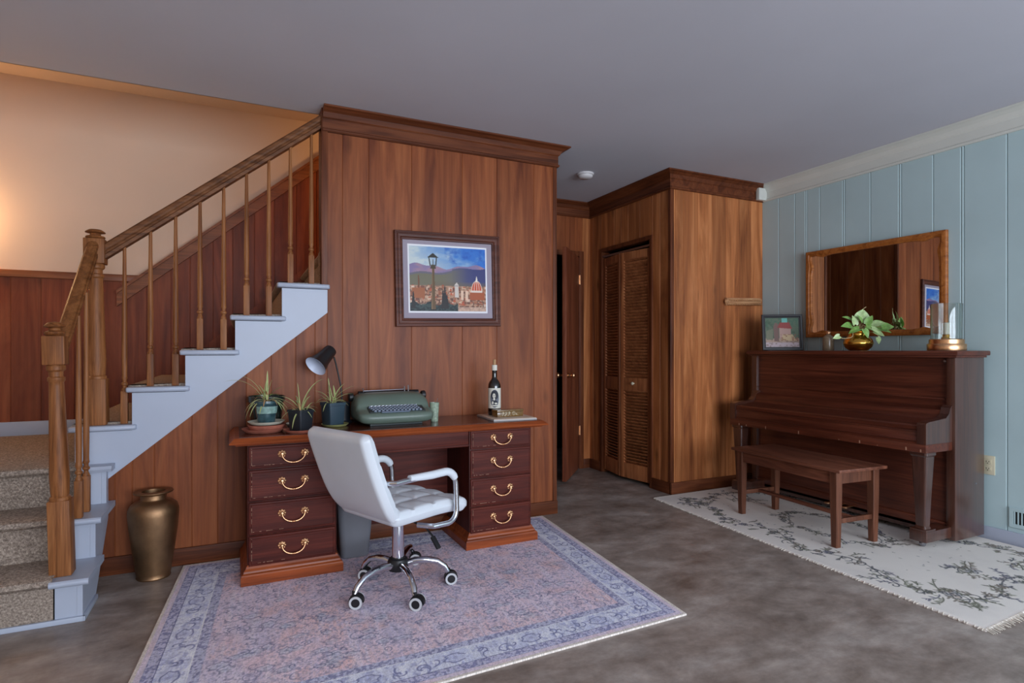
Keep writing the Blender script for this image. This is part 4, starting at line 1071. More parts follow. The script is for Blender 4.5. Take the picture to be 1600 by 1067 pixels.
# ------------------------------------------------------------------ wall mirror
mr_ = thing('wall_mirror', 'rectangular mirror with scalloped brown wooden frame on blue wall above piano', 'mirror', (XB - .001, 2.652, 1.588), -PI / 2)
MWd, MHt = .995, .676      # local x runs to the near end of the wall, -y towards the room
def scallop(n=48):
    """inner outline of the frame with curled corners, local x/z"""
    W_, H_ = MWd / 2 - .046, MHt / 2 - .042
    pts = []
    def side(p0, p1, nrm, L):
        for k in range(n):
            t = k / n; s = min(t, 1 - t) * L
            e = 0
            if s < .20:
                q = s / .20
                e = -.008 * math.sin(PI * q) * (1 if q < .5 else .6) + .009 * (1 - q) * math.sin(3 * PI * q)
            pts.append((lerp(p0[0], p1[0], t) + nrm[0] * e * -1, lerp(p0[1], p1[1], t) + nrm[1] * e * -1))
    c = [(-W_, -H_), (W_, -H_), (W_, H_), (-W_, H_)]; nr = [(0, 1), (-1, 0), (0, -1), (1, 0)]
    for i in range(4):
        a, b_ = c[i], c[(i + 1) % 4]; side(a, b_, nr[i], math.hypot(b_[0] - a[0], b_[1] - a[1]))
    return pts
inner = scallop(); n = len(inner)
def outer_at(i, ins):
    s = i // (n // 4); t = (i % (n // 4)) / (n // 4); W_, H_ = MWd / 2 - ins, MHt / 2 - ins
    c = [(-W_, -H_), (W_, -H_), (W_, H_), (-W_, H_)]; a, b_ = c[s], c[(s + 1) % 4]
    return (lerp(a[0], b_[0], t), lerp(a[1], b_[1], t))
rings = [[(*outer_at(i, ins)[:1], -d, outer_at(i, ins)[1]) for i in range(n)] for ins, d in ((0, .0), (0, .022), (.003, .026), (.012, .028))]
def mixr(t, d, sh=1.0): return [(lerp(outer_at(i, .012)[0], inner[i][0], t) * sh, -d, lerp(outer_at(i, .012)[1], inner[i][1], t) * sh) for i in range(n)]
rings += [mixr(.45, .029), mixr(.55, .025), mixr(.93, .021), mixr(1.0, .016), mixr(1.0, .004)]
MB().loft(rings, 0, False, cap=False).build('frame', M['mirror_wood'], mr_)
MB().box(-MWd / 2 + .03, MWd / 2 - .03, -.009, -.004, -MHt / 2 + .03, MHt / 2 - .03).build('glass', M['mirror'], mr_)
mr_.rotation_euler = (0, 0, -PI / 2 + math.radians(1.8)); mr_.location.x = XB - .0185

# ------------------------------------------------------------------ upright piano
pn = thing('upright_piano', 'dark mahogany upright piano with closed lid against blue wall', 'piano', (3.96, 2.683, .0095))
HL = .725                       # half length of the case (local y), local -x faces the room
XF, XBK = -.16, .135
b = MB()
for s in (-1, 1): b.box(XF - .012, XBK, s * HL - .016 - (.016 if s > 0 else 0) + (.0 if s > 0 else .0), s * HL + .016 + (0 if s > 0 else .016), .02, 1.105, .004)
b.box(XBK - .02, XBK, -HL, HL, .03, 1.10); b.box(XF, XBK, -HL, HL, .03, .07)
b.build('case', M['piano_z'], pn)
# upper panel with slanting foot, lower panel
b = MB(); b.prism([(XF + .012, .80), (XF + .03, .80), (XF + .03, 1.10), (XF + .012, 1.10)], -HL + .016, HL - .016, 'y')
b.box(XF + .004, XF + .014, -HL + .05, HL - .05, .845, .852, .002); b.build('upper_panel', M['piano_y'], pn)
b = MB(); b.box(XF + .012, XF + .03, -HL + .016, HL - .016, .06, .565); b.box(XF + .0, XF + .03, -HL + .016, HL - .016, .05, .115, .003); b.build('lower_panel', M['piano_y'], pn)
b = MB(); b.box(XF - .045, XBK + .012, -HL - .045, HL + .045, 1.108, 1.137, .008); b.box(XF - .03, XBK, -HL - .03, HL + .03, 1.096, 1.109, .003)
b.build('lid', M['piano_y'], pn)
b = MB(); b.lathe([(.012, 0), (.012, .006), (.007, .012), (0, .012)], 12, mtx=T(XF + .01, -HL + .045, 1.075) @ R(-PI / 2, 'Y')); b.build('lid_latch', M['steel'], pn)
# key bed with arms, slip, fallboard
XK = -.43
b = MB(); b.box(XK, XF + .02, -HL + .0, HL - .0, .550, .600, .006); b.box(XK + .006, XF + .02, -HL + .004, HL - .004, .600, .612); b.build('key_bed', M['piano_y'], pn)
b = MB(); b.box(XK + .008, XK + .028, -HL + .05, HL - .05, .612, .668, .003); b.box(XK + .004, XK + .03, -HL + .05, HL - .05, .668, .676, .002); b.build('key_slip', M['piano_y'], pn)
for s in (-1, 1):
    pr = [(XF + .02, .600), (XF + .02, .815), (XF - .012, .815), (XF - .03, .80), (XF - .045, .765), (XF - .075, .742), (XK + .03, .728), (XK + .004, .722), (XK, .712), (XK, .600)]
    MB().prism(pr, s * HL - (.05 if s > 0 else 0), s * HL + (0 if s > 0 else .05), 'y').build('arm', M['piano_z'], pn)
b = MB(); pr = [(XK + .012, .677), (XK + .012, .700), (XK + .02, .708), (XK + .10, .716), (XF - .07, .728), (XF - .05, .745), (XF - .035, .785), (XF + .0, .80), (XF + .02, .80), (XF + .02, .677)]
b.prism(pr, -HL + .052, HL - .052, 'y'); b.build('fallboard', M['piano_y'], pn)
b = MB(); rr = random.Random(5)
for y in (-.70, -.62, -.34, -.2, .1, .38, .56, .63, -.45):
    h = rr.uniform(.006, .022); b.box(XK - .0006, XK + .002, y, y + rr.uniform(.003, .008), .555, .555 + h)
sc_o = b.build('worn_edge', M['scuff'], pn); sc_o['kind'] = 'stuff'
for s in (-1, 1):
    y = s * (HL - .052)
    b = MB(); rings = []
    for z, hw in ((.10, .030), (.108, .031), (.122, .026), (.30, .033), (.50, .042), (.525, .043), (.535, .05), (.55, .05)):
        rings.append([(XK + .062 + px, y + py, z) for px, py in rrect(0, hw * 2, hw * 2, hw * .25, 2)])
    b.loft(rings, 0, False); b.build('leg', M['piano_z'], pn)
    b = MB(); b.box(XK + .012, XF + .012, y - .047, y + .047, .036, .098, .005); b.box(XK + .014, XK + .11, y - .045, y + .045, .096, .108, .004)
    b.build('toe_block', M['piano_z'], pn)
    b = MB(); b.lathe([(0, -.013), (.014, -.013), (.0185, -.006), (.0185, .006), (.014, .013), (0, .013)], 16, mtx=T(XK + .06, y, .0185) @ R(PI / 2, 'X')); b.box(XK + .05, XK + .07, y - .016, y + .016, .024, .038)
    b.build('castor', M['steel'], pn)
    b = MB(); b.lathe([(0, -.013), (.0105, -.013), (.0105, .013), (0, .013)], 16, mtx=T(.08, y, .0105) @ R(PI / 2, 'X')); b.build('rear_castor', M['steel'], pn)
for k in (-1, 0, 1):
    b = MB(); y = -.04 + k * .065
    b.box(XF - .075, XF + .03, y - .012, y + .012, .068, .075, .003); b.lathe([(0, -.004), (.019, -.004), (.019, .004), (0, .004)], 14, mtx=T(XF - .075, y, .0715)); b.build('pedal', M['brass_pull'], pn)
b = MB(); b.lathe([(.006, 0), (.005, .003), (0, .004)], 10, mtx=T(.01, -HL - .0325, .345) @ R(PI / 2, 'X')); b.build('side_stud', M['steel'], pn)

# ------------------------------------------------------------------ piano bench
bn = thing('piano_bench', 'plain dark brown wooden bench with square legs in front of piano', 'bench', (3.30, 2.575, .0095), math.radians(-4.0))
bl, bw = .40, .177           # half length (local y), half depth (local x)
b = MB(); b.box(-bw - .02, bw + .02, -bl - .03, bl + .03, .438, .458, .006, plank=1); b.build('seat_top', M['bench_y'], bn)
for sx in (-1, 1):
    for sy in (-1, 1):
        x, y = sx * (bw - .025), sy * (bl - .03)
        rings = [[(x + px, y + py, z) for px, py in rrect(0, h * 2, h * 2, .003, 1)] for z, h in ((0, .0185), (.30, .0235), (.438, .0245))]
        MB().loft(rings, 0, False).build('leg', M['bench_z'], bn)
    MB().box(sx * (bw - .02) - .008, sx * (bw - .02) + .008, -bl + .05, bl - .05, .365, .438).build('apron', M['bench_y'], bn)
for sy in (-1, 1):
    y = sy * (bl - .03)
    MB().box(-bw + .045, bw - .045, y - .008, y + .008, .365, .438).build('apron', M['bench_z'], bn)
    MB().box(-bw + .04, bw - .04, y - .009, y + .009, .135, .163, .002).build('stretcher', M['bench_z'], bn)
MB().box(-.012, .012, -bl + .04, bl - .04, .138, .160, .002).build('stretcher', M['bench_y'], bn)

# ------------------------------------------------------------------ doors
d1 = bpy.data.objects.new('door_1', None); col.objects.link(d1); struct(d1, 'brown slab door standing open at the end of the hall')
d1.location = (DX1 - .006, YH - .022, 0); d1.rotation_euler = (0, 0, math.atan2(-.742, -.671))
MB().box(0.004, .625, -.036, 0, .012, 2.045, .002).build('door_leaf', M['door_wood'], d1)
for s in (-1, 1):
    b = MB(); y0 = 0 if s > 0 else -.036
    b.lathe([(.028, 0), (.028, .003), (.012, .008), (.010, .028), (.018, .034), (.026, .044), (.027, .052), (.022, .062), (0, .065)], 22, mtx=T(.565, y0, .93) @ R(-s * PI / 2, 'X'))
    b.build('door_knob', M['brass_pull'], d1)
for z in (.375, 1.83):
    b = MB(); b.lathe([(.007, -.045), (.007, .045)], 12, mtx=T(.0, .006, z)); b.box(.0, .034, .0005, .003, z - .042, z + .042); b.build('hinge', M['brass_pull'], d1)
d2 = bpy.data.objects.new('door_2', None); col.objects.link(d2); struct(d2, 'louvered bifold closet door slightly folded')
def bifold(p0, p1, knob):
    L = math.hypot(p1[0] - p0[0], p1[1] - p0[1]); a = math.atan2(p1[1] - p0[1], p1[0] - p0[0])
    m = T(p0[0], p0[1], 0) @ R(a, 'Z'); sw, th, zt, zb = .042, .028, 2.012, .03
    L -= .004
    b = MB()
    b.box(0.002, sw, -th / 2, th / 2, zb, zt, .003, mtx=m, plank=1); b.box(L - sw, L, -th / 2, th / 2, zb, zt, .003, mtx=m, plank=2)
    for z0, z1, p in ((zb, .16, 3), (.80, .91, 4), (1.945, zt, 5)): b.box(sw - .002, L - sw + .002, -th / 2 + .001, th / 2 - .001, z0, z1, .002, mtx=m, plank=p)
    leaf = b.build('door_leaf', M['louver'], d2)
    lv = MB()
    for z0, z1 in ((.16, .80), (.91, 1.945)):
        n = int((z1 - z0) / .0262)
        for k in range(n):
            z = z0 + (k + .5) * (z1 - z0) / n
            lv.box(sw - .003, L - sw + .003, -.0185, .0185, -.0032, .0032, .0012, mtx=m @ T(0, 0, z) @ R(math.radians(42), 'X'), plank=k * .37, seg=1)
    lv.build('louvers', M['louver'], leaf)
    if knob:
        k = MB(); k.lathe([(.006, 0), (.006, .012), (.013, .018), (.014, .024), (.009, .03), (0, .031)], 16, mtx=m @ T(L - .165, th / 2, .862) @ R(-PI / 2, 'X')); k.build('knob', M['ivory'], leaf)
bifold((3.128, CY0 + .004), (3.072, 4.225), True)
bifold((3.072, 4.229), (3.128, CY1 - .004), False)
b = MB(); b.box(XC - .002, XC + .03, CY0 + .002, CY1 - .002, 2.022, 2.040); b.build('track', M['steel'], d2)

# ------------------------------------------------------------------ wall and ceiling fittings
sd = thing('smoke_detector', 'round white smoke detector on the ceiling before the hall', 'smoke detector', (2.52, 3.95, ZC - .001))
MB().lathe([(.068, 0), (.068, -.010), (.064, -.014)], 36).build('base', M['smoke'], sd)
MB().lathe([(.056, -.012), (.060, -.018), (.058, -.028), (.046, -.038), (.0, -.040)], 36, cap=False).build('cover', M['smoke'], sd)
ol = thing('wall_outlet', 'ivory wall outlet with two sockets on blue wall beside piano', 'outlet', (XB - .0005, 1.937, .45), -PI / 2)
b = MB(); b.box(-.036, .036, -.006, 0, -.058, .058, .003); b.build('cover_plate', M['ivory'], ol)
for z in (-.021, .021):
    b = MB(); b.box(-.017, .017, -.0085, -.005, z - .014, z + .014, .004); s_ = b.build('socket', M['ivory'], ol)
    b = MB(); b.box(-.008, -.0055, -.0092, -.008, z - .004, z + .006); b.box(.0055, .008, -.0092, -.008, z - .004, z + .006); b.lathe([(.0028, 0), (.0028, .001)], 8, mtx=T(0, -.0082, z - .009) @ R(PI / 2, 'X')); b.build('slots', M['slot'], s_)
vt = thing('wall_register', 'blue painted floor level heating register with dark vertical slots in blue wall', 'vent', (XB - .0005, 1.66, .163), -PI / 2)
b = MB(); b.loft([[(sx * (.172 - i), -d, sz * (.06 - i)) for sx, sz in ((-1, -1), (1, -1), (1, 1), (-1, 1))] for i, d in ((0, 0), (0, .006), (.004, .009), (.022, .009), (.024, .004))], 0, False, cap=False)
b.build('frame', M['blue'], vt)
MB().box(-.15, .15, -.003, -.001, -.038, .038).build('opening', M['slot'], vt)
b = MB()
for k in range(17): b.box(-.146 + k * .0178, -.140 + k * .0178, -.0085, -.0025, -.038, .038)
b.build('slats', M['blue'], vt)
rk = thing('carved_wall_rack', 'short carved braided light wood rack fixed to closet panelling', 'rack', (3.885, YC, 1.563))
rk.rotation_euler = (0, math.radians(-1.6), 0)
MB().box(-.205, .205, -.016, -.0005, -.031, .031, .005).build('backboard', M['carved'], rk)
b = MB()
for z, ph in ((.017, 0), (-.017, 0)):
    for q in (0, PI):
        b.tube([(-.2 + .4 * k / 120, -.022 - .006 * math.sin(k * .55 + q), z + .009 * math.cos(k * .55 + q)) for k in range(121)], .0072, 6)
b.box(-.203, .203, -.026, -.014, -.003, .003, .002)
b.build('braid', M['carved'], rk)
b = MB(); b.lathe([(0, 0), (.02, 0), (.024, .008), (.018, .02), (0, .024)], 14, mtx=T(-.2, -.016, 0) @ R(PI / 2, 'X') ); b.build('end_rosette', M['carved'], rk)

# ------------------------------------------------------------------ things on the desk
ZD = .0085 + DH + .0014           # writing surface
def saucer(name, label, x, y, z, r, h, mat, group='plant saucers on the desk'):
    o = MB().lathe([(0, 0), (r * .78, 0), (r * .82, .002), (r * .97, h * .8), (r, h), (r * .975, h), (r * .93, h * .85), (r * .78, .005), (0, .005)], 40, cap=False).build(name, mat, None, (x, y, z))
    return tag(o, label, 'saucer', group)
PX, PY = .113, 3.236
saucer('plant_saucer', 'widest terracotta saucer at the bottom of the stack under glazed pot', PX, PY, ZD, .106, .021, M['terra'])
saucer('plant_saucer', 'middle terracotta saucer between wide saucer and white saucer', PX + .012, PY, ZD + .0055, .091, .034, M['terra'])
saucer('plant_saucer', 'white glazed saucer on top of the terracotta stack under glazed pot', PX + .01, PY, ZD + .0405, .090, .016, M['cream'])
saucer('plant_saucer', 'terracotta saucer under the dark square pot with white sticker', .283, 3.142, ZD, .086, .018, M['terra'])
saucer('plant_saucer', 'pale green saucer under the slate square plant pot', .478, 3.318, ZD, .074, .014, M['lime'])
saucer('plant_saucer', 'cream saucer standing empty behind the dark square pot', .29, 3.335, ZD, .066, .026, M['cream'])

def ribbon(mb, base, az, el, L, wd, droop, mats=(0, 1), n=12, fold=.35, twist=0):
    """arching strap leaf"""
    p = Vector(base); d = Vector((math.cos(az) * math.cos(el), math.sin(az) * math.cos(el), math.sin(el)))
    pts = []
    for k in range(n + 1):
        pts.append(p.copy()); p = p + d * (L / n); d = (d + Vector((0, 0, -droop / n))).normalized()
    vs = []; fs = []; side = Vector((-math.sin(az + twist), math.cos(az + twist), 0))
    for k, q in enumerate(pts):
        t = k / n; w_ = wd * (min(1, .45 + t * 2.2)) * (1 - t ** 3) ** .7 + .0004
        up = Vector((0, 0, fold * w_))
        for a in (-1, -.45, .45, 1): vs.append(q + side * (a * w_ / 2) + up * abs(a))
    for k in range(n):
        for j in range(3): fs.append((k * 4 + j, k * 4 + j + 1, k * 4 + 5 + j, k * 4 + 4 + j))
    b0 = len(mb.v); mb.add(vs, fs, mats[0], True)
    for i in range(len(fs)):
        if i % 3 == 1: mb.m[len(mb.m) - len(fs) + i] = mats[1]
def spider(parent, base, specs, seed, n_extra=8, hi=.18):
    r = random.Random(seed); mb = MB()
    for (az, el, L, wd, dr) in specs: ribbon(mb, (base[0] + r.uniform(-.012, .012), base[1] + r.uniform(-.012, .012), base[2]), math.radians(az), math.radians(el), L, wd, dr, (0, 1))
    for k in range(n_extra):
        ribbon(mb, (base[0] + r.uniform(-.02, .02), base[1] + r.uniform(-.02, .02), base[2]), r.uniform(0, 2 * PI), r.uniform(.4, 1.3), r.uniform(.08, hi), r.uniform(.006, .010), r.uniform(1.0, 2.6), (0, 1) if r.random() < .75 else (2, 2))
    return mb.build('leaves', [M['leafc'], M['leaf'], M['leafd']], parent, fixn=False)
# glazed pot with spider plant
p1 = thing('potted_spider_plant', 'spider plant in round teal glazed pot on white saucer, left end of desk', 'potted plant', (PX + .01, PY - .004, ZD + .0462), 0, 'spider plants on the desk')
MB().lathe([(0, 0), (.040, 0), (.042, .004), (.050, .05), (.057, .100), (.060, .103), (.060, .115), (.054, .115), (.053, .10), (0, .10)], 40, cap=False).build('pot', M['glazepot'], p1)
b = MB(); b.lathe([(.0525, .055), (.0565, .088)], 40, cap=False); vs = b.v
MB().add([(.0015 * math.cos(0) + (.0535 + .0045 * j) * math.cos(a), (.0535 + .0045 * j) * math.sin(a), .052 + .036 * j) for j in (0, 1) for a in np.linspace(-2.6, -.5, 16)], [(i, i + 1, 17 + i, 16 + i) for i in range(15)], 0, True).build('glaze_band', M['glazelight'], p1)
MB().lathe([(.0525, .101), (0, .104)], 30, cap=False).build('soil', M['soil'], p1)
spider(p1, (0, 0, .10), [(172, 66, .25, .010, 1.9), (160, 72, .20, .008, 1.6), (80, 86, .17, .011, .25), (60, 80, .12, .009, .4), (30, 76, .13, .008, .5), (190, 40, .15, .011, 2.6), (200, 30, .16, .010, 2.8), (-10, 35, .14, .010, 2.6), (-30, 30, .16, .009, 3.0), (-48, 40, .13, .008, 2.4), (-140, 42, .14, .008, 2.2), (220, 30, .15, .009, 2.6), (10, 45, .13, .010, 2.2), (120, 60, .13, .009, .8)], 3, 8, .14)
# dark pot just behind
p2 = thing('dark_planter', 'large plain dark green pot behind the teal glazed pot', 'plant pot', (PX + .017, PY + .186, ZD), 0)
MB().lathe([(0, 0), (.07, 0), (.074, .004), (.088, .14), (.096, .142), (.097, .172), (.09, .172), (.088, .15), (0, .15)], 40, cap=False).build('pot', M['greenpot'], p2)
MB().lathe([(.088, .150), (0, .156)], 30, cap=False).build('soil', M['soil'], p2)
r = random.Random(9); mb = MB()
for k in range(9): ribbon(mb, (0, 0, .15), r.uniform(0, 6.3), r.uniform(.7, 1.3), r.uniform(.07, .13), .009, r.uniform(1, 2.4), (0, 1))
mb.build('leaves', [M['leaf'], M['leaf'], M['leafd']], p2, fixn=False)
def square_pot(parent, top, bot, h, mat, rim=.010):
    f = lambda s, z, r=.008: [(x, y, z) for x, y in rrect(0, s, s, r, 3)]
    MB().loft([f(bot, 0), f(bot + .002, .003), f(lerp(bot, top, .86), h * .86), f(top + .004, h * .87), f(top + .006, h), f(top - .004, h), f(top - .008, h * .9), f(bot - .006, h * .86)], 0, True).build('pot', mat, parent, auto=30)
    MB().add([(x, y, h * .9) for x, y in rrect(0, top - .007, top - .007, .006, 3)], [tuple(range(16))], 0).build('soil', M['soil'], parent)
p3 = thing('potted_spider_plant', 'spider plant in black square pot with white sticker on terracotta saucer', 'potted plant', (.283, 3.142, ZD + .0056), math.radians(38), 'spider plants on the desk')
square_pot(p3, .094, .078, .112, M['darkpot'])
b = MB(); b.box(-.0385, -.0175, -.0445, -.0438, .040, .064); st1 = b.build('price_sticker', M['paper'], p3); st1.rotation_euler = (math.radians(-4), 0, 0)
b = MB(); b.box(-.034, -.026, -.0449, -.0444, .046, .058); b.box(-.0245, -.021, -.0449, -.0444, .048, .057); b.build('sticker_print', M['inkmid'], st1)
spider(p3, (0, 0, .10), [(100, 84, .15, .008, .3), (5, 66, .26, .010, 1.5), (110, 58, .14, .010, 1.2), (140, 50, .17, .009, 1.0), (150, 26, .15, .010, 2.4), (-170, 20, .14, .009, 3.0), (20, 55, .13, .009, 1.0), (-20, 40, .10, .009, 1.4), (60, 60, .13, .008, 1.2)], 5, 7, .12)
p4 = thing('potted_spider_plant', 'spider plant in slate blue square pot on pale green saucer beside lamp base', 'potted plant', (.468, 3.325, ZD + .0056), math.radians(24), 'spider plants on the desk')
square_pot(p4, .100, .084, .126, M['slatepot'])
spider(p4, (0, 0, .115), [(95, 82, .15, .009, .3), (-20, 56, .17, .011, 1.0), (-5, 46, .15, .010, 1.1), (70, 70, .12, .010, .8), (120, 78, .12, .009, .4), (-40, 40, .10, .008, 2.0), (-150, 35, .11, .007, 2.4), (20, 60, .16, .010, .9), (170, 62, .12, .009, 1.2)], 8, 7, .14)

# desk lamp
lp = thing('desk_lamp', 'black gooseneck desk lamp with white inside shade behind the spider plants', 'lamp', (.545, 3.465, ZD))
MB().lathe([(0, 0), (.05, 0), (.051, .004), (.045, .010), (.041, .014), (.040, .118), (.036, .122), (0, .122)], 32).build('base', M['darkpot'], lp)
Cc = Vector((.381 - .545, 3.36 - 3.465, 1.062 - ZD)); ax = Vector((-.63, -.47, -.62)).normalized(); back = Cc - ax * .15
neck = [Vector((-.005, 0, .118)), Vector((-.012, 0, .2)), Vector((-.03, -.004, .29)), Vector((-.05, -.012, .37)), back + Vector((.012, .018, -.045)), back + Vector((.012, .01, -.008)) - ax * -.03]
def smooth(pts, n=6):
    out = []; P = [pts[0]] + pts + [pts[-1]]
    for i in range(1, len(P) - 2):
        for k in range(n):
            t = k / n; a, b_, c, d = P[i - 1], P[i], P[i + 1], P[i + 2]
            out.append(.5 * ((2 * b_) + (c - a) * t + (2 * a - 5 * b_ + 4 * c - d) * t * t + (3 * b_ - a - 3 * c + d) * t ** 3))
    return out + [pts[-1]]
MB().tube(smooth(neck), .0048, 10).build('gooseneck', M['black2'], lp)
mt = Matrix.Translation(back) @ ax.to_track_quat('Z', 'Y').to_matrix().to_4x4()
sh = MB().lathe([(0, -.002), (.026, 0), (.034, .006), (.037, .02), (.044, .09), (.060, .146), (.0635, .152)], 36, mtx=mt, cap=False).build('lamp_shade', M['black2'], lp)
MB().lathe([(.0632, .1525), (.059, .1455), (.042, .09), (.034, .025), (0, .018)], 36, mtx=mt, cap=False).build('shade_lining', M['shadein'], sh)
MB().lathe([(.012, .02), (.012, .05), (.02, .07), (.024, .088), (.02, .104), (0, .112)], 20, mtx=mt, cap=False).build('bulb', plain('frosted_bulb', (226, 230, 236), .3), lp)
pts = [(.046, .0, .004), (.075, -.02, .004), (.10, .0, .004), (.095, .045, .004), (.06, .065, .004)]
MB().tube(smooth([Vector(p) for p in pts]), .003, 8).build('cord', M['black'], lp)

# typewriter
tw = thing('typewriter', 'sage green electric typewriter with dark keys on desk', 'typewriter', (.797, 3.325, ZD), math.radians(1.6))
def tw_profile():
    """side outline (y, z), from the front lip round to the back"""
    return [(-.135, .012), (-.155, .022), (-.163, .045), (-.160, .060), (-.150, .070), (-.140, .074), (-.10, .087), (-.062, .100), (-.058, .112), (-.045, .132), (-.02, .156), (.01, .170), (.05, .177), (.10, .176), (.135, .168), (.155, .145), (.162, .10), (.160, .05), (.15, .022), (.13, .012), (0, .010)]
prof = tw_profile(); rings = []
for k in range(25):
    t = -1 + 2 * k / 24; u = abs(t); s = (1 - u ** 4.2) ** .5 if u < 1 else 0
    x = .214 * (1 - (1 - u) ** 1.35) * (1 if t > 0 else -1) if u > 0 else 0
    kz = .34 + .66 * s; cz = .066
    bulge = 1
    rings.append([(x, y * (.62 + .38 * s), max(.010, cz + (z - cz) * kz)) for y, z in prof])
MB().loft(rings).build('body', M['sage'], tw, auto=60)
b = MB(); b.box(-.15, .15, -.11, .12, 0.0, .014, .003); b.build('base', M['sagedark'], tw)
sl = math.atan2(.026, .078)
km = T(-.005, -.100, .0885) @ R(sl, 'X')
well = MB().box(-.152, .165, -.036, .038, -.004, .0025, .002, mtx=km).build('key_well', M['sagedark'], tw)
kb = MB()
for row in range(4):
    for k in range(13):
        x = -.138 + k * .0215 + row * .006; y = -.026 + (3 - row) * .0175
        kb.loft([[(x + px * s_, y + py * s_, z) for px, py in rrect(0, .017, .0145, .003, 2)] for s_, z in ((1, .002), (.98, .006), (.78, .0105), (.70, .0105))], 0, False, mtx=km)
        kb.add([(x - .0022, y - .0012, .0108), (x + .0024, y - .0012, .0108), (x + .0024, y + .0026, .0108), (x - .0022, y + .0026, .0108)], [(0, 1, 2, 3)], 1, False, km)
kb.box(-.09, .07, -.0485, -.036, .001, .008, .002, mtx=km)
kb.build('keyboard', [M['key'], M['keymark']], tw)
MB().box(-.145, .13, -.003, .003, -.002, .003, .001, mtx=T(0, -.0615, .1055)).build('trim_strip', M['steel'], tw)
MB().tube([(-.175, .085, .165), (.185, .085, .165)], .018, 16).build('platen', M['black'], tw)
for s in (-1, 1):
    b = MB(); b.lathe([(.010, .0), (.0245, .002), (.026, .008), (.026, .022), (.021, .027), (0, .027)], 20, mtx=T(s * .203, .085, .150) @ R(s * PI / 2, 'Y')); b.tube([(s * .16, .085, .150), (s * .205, .085, .150)], .009, 10); b.build('platen_knob', M['black'], tw)
b = MB(); b.tube([(-.15, .062, .178), (-.15, .07, .198), (-.147, .075, .184), (.09, .075, .188), (.095, .07, .200)], .0026, 8); b.build('paper_bail', M['steel'], tw)
for x in (.095, .118): MB().tube([(x, .062, .172), (x, .066, .206 + (.006 if x > .1 else 0))], .0036, 8).build('lever', M['steel'], tw)

# pressed glass tumbler
gl = thing('glass_tumbler', 'pressed green glass tumbler with a stick beside typewriter', 'glass', (1.041, 3.282, ZD))
b = MB(); rings = []
for r_, z in ((.0205, 0), (.0215, .003), (.0225, .02), (.0275, .105), (.0285, .112), (.0265, .112), (.0245, .10), (.020, .012), (.0, .010)):
    rings.append([((r_ * (1 + (.035 if k % 2 else 0))) * math.cos(2 * PI * k / 32), (r_ * (1 + (.035 if k % 2 else 0))) * math.sin(2 * PI * k / 32), z) for k in range(32)])
b.loft(rings, cap=False); b.build('glass', M['cupglass'], gl)
MB().tube([(-.008, 0, .013), (.022, .006, .135)], .0016, 6).build('stick', M['steel'], gl)

# tile, lettered box and wine bottle at the right end
bd = thing('stone_tile', 'flat pale square tile on right end of desk under bottle', 'tile', (1.5, 3.262, ZD), math.radians(-3))
MB().box(-.14, .14, -.155, .155, 0, .009, .002).build('edge', M['boarde'], bd); MB().box(-.138, .138, -.153, .153, .0088, .0125, .002).build('face', M['board'], bd)
ZT = ZD + .0127
bx = thing('lettered_box', 'small gold lacquer box with cream script lettering on pale tile', 'box', (1.498, 3.235, ZT), math.radians(6))
MB().box(-.092, .092, -.034, .034, 0, .030, .002).build('body', M['amberbox'], bx)
MB().box(-.0935, .0935, -.0355, .0355, .0305, .044, .002).build('lid', M['amberbox'], bx)
def script(mb, strokes, x0, z0, s, y, r=.0011):
    for st_ in strokes: mb.tube([Vector((x0 + a * s, y, z0 + c * s)) for a, c in st_], r, 5)
letters = MB(); Z0 = .010; S = .021; yq = -.0362
P_s = [[(.0, .55), (.15, .95), (.45, 1.0), (.55, .7), (.3, .45), (.1, .5)], [(.38, .95), (.2, .1), (.0, -.05), (-.1, .1)]]
J_s = [[(.1, .8), (.35, 1.0), (.6, .9), (.35, .5), (.25, .0), (.05, -.2), (-.15, .0), (.2, .25), (.6, .4)]]
D_s = [[(.2, .95), (.1, .05), (.45, .0), (.85, .35), (.75, .85), (.3, 1.0), (-.05, .8), (.0, .6)]]
a_s = [[(.35, .4), (.1, .4), (.05, .1), (.25, .05), (.4, .35), (.4, .05), (.55, .1)]]
for L_, x in ((P_s, -.060), (J_s, -.040), (P_s, -.016), (D_s, .014), (a_s, .036)):
    script(letters, [[Vector((a, c)) for a, c in st_] for st_ in L_], x, Z0, S, yq)
for x in (-.045, -.022, -.001, .052): letters.lathe([(0, -.0006), (.0016, 0), (0, .0006)], 8, mtx=T(x, yq, Z0) @ R(PI / 2, 'X'))
letters.build('lettering', M['script'], bx)
wbz = thing('wine_bottle', 'dark corked wine bottle with black and white portrait label on tile', 'bottle', (1.452, 3.335, ZT))
MB().lathe([(0, .004), (.028, .0), (.037, .002), (.0405, .008), (.0405, .178), (.038, .196), (.030, .213), (.019, .226), (.0155, .238), (.0145, .30), (.0165, .303), (.0165, .312), (.0145, .314), (0, .314)], 40).build('body', M['bottle'], wbz)
def cyl_patch(mb, r, a0, a1, z0, z1, n=14, mat=0):
    mb.add([(r * math.cos(lerp(a0, a1, i / n)), r * math.sin(lerp(a0, a1, i / n)), z) for z in (z0, z1) for i in range(n + 1)], [(i, i + 1, n + 2 + i, n + 1 + i) for i in range(n)], mat, True)
def onlab(x, z): a = -PI / 2 - .42 + x / .041; return ((.0414) * math.cos(a), .0413 * math.sin(a), z)
lab = MB(); cyl_patch(lab, .0409, -PI / 2 - 1.75, -PI / 2 + .95, .045, .171, 28); lo = lab.build('label', M['paper'], wbz)
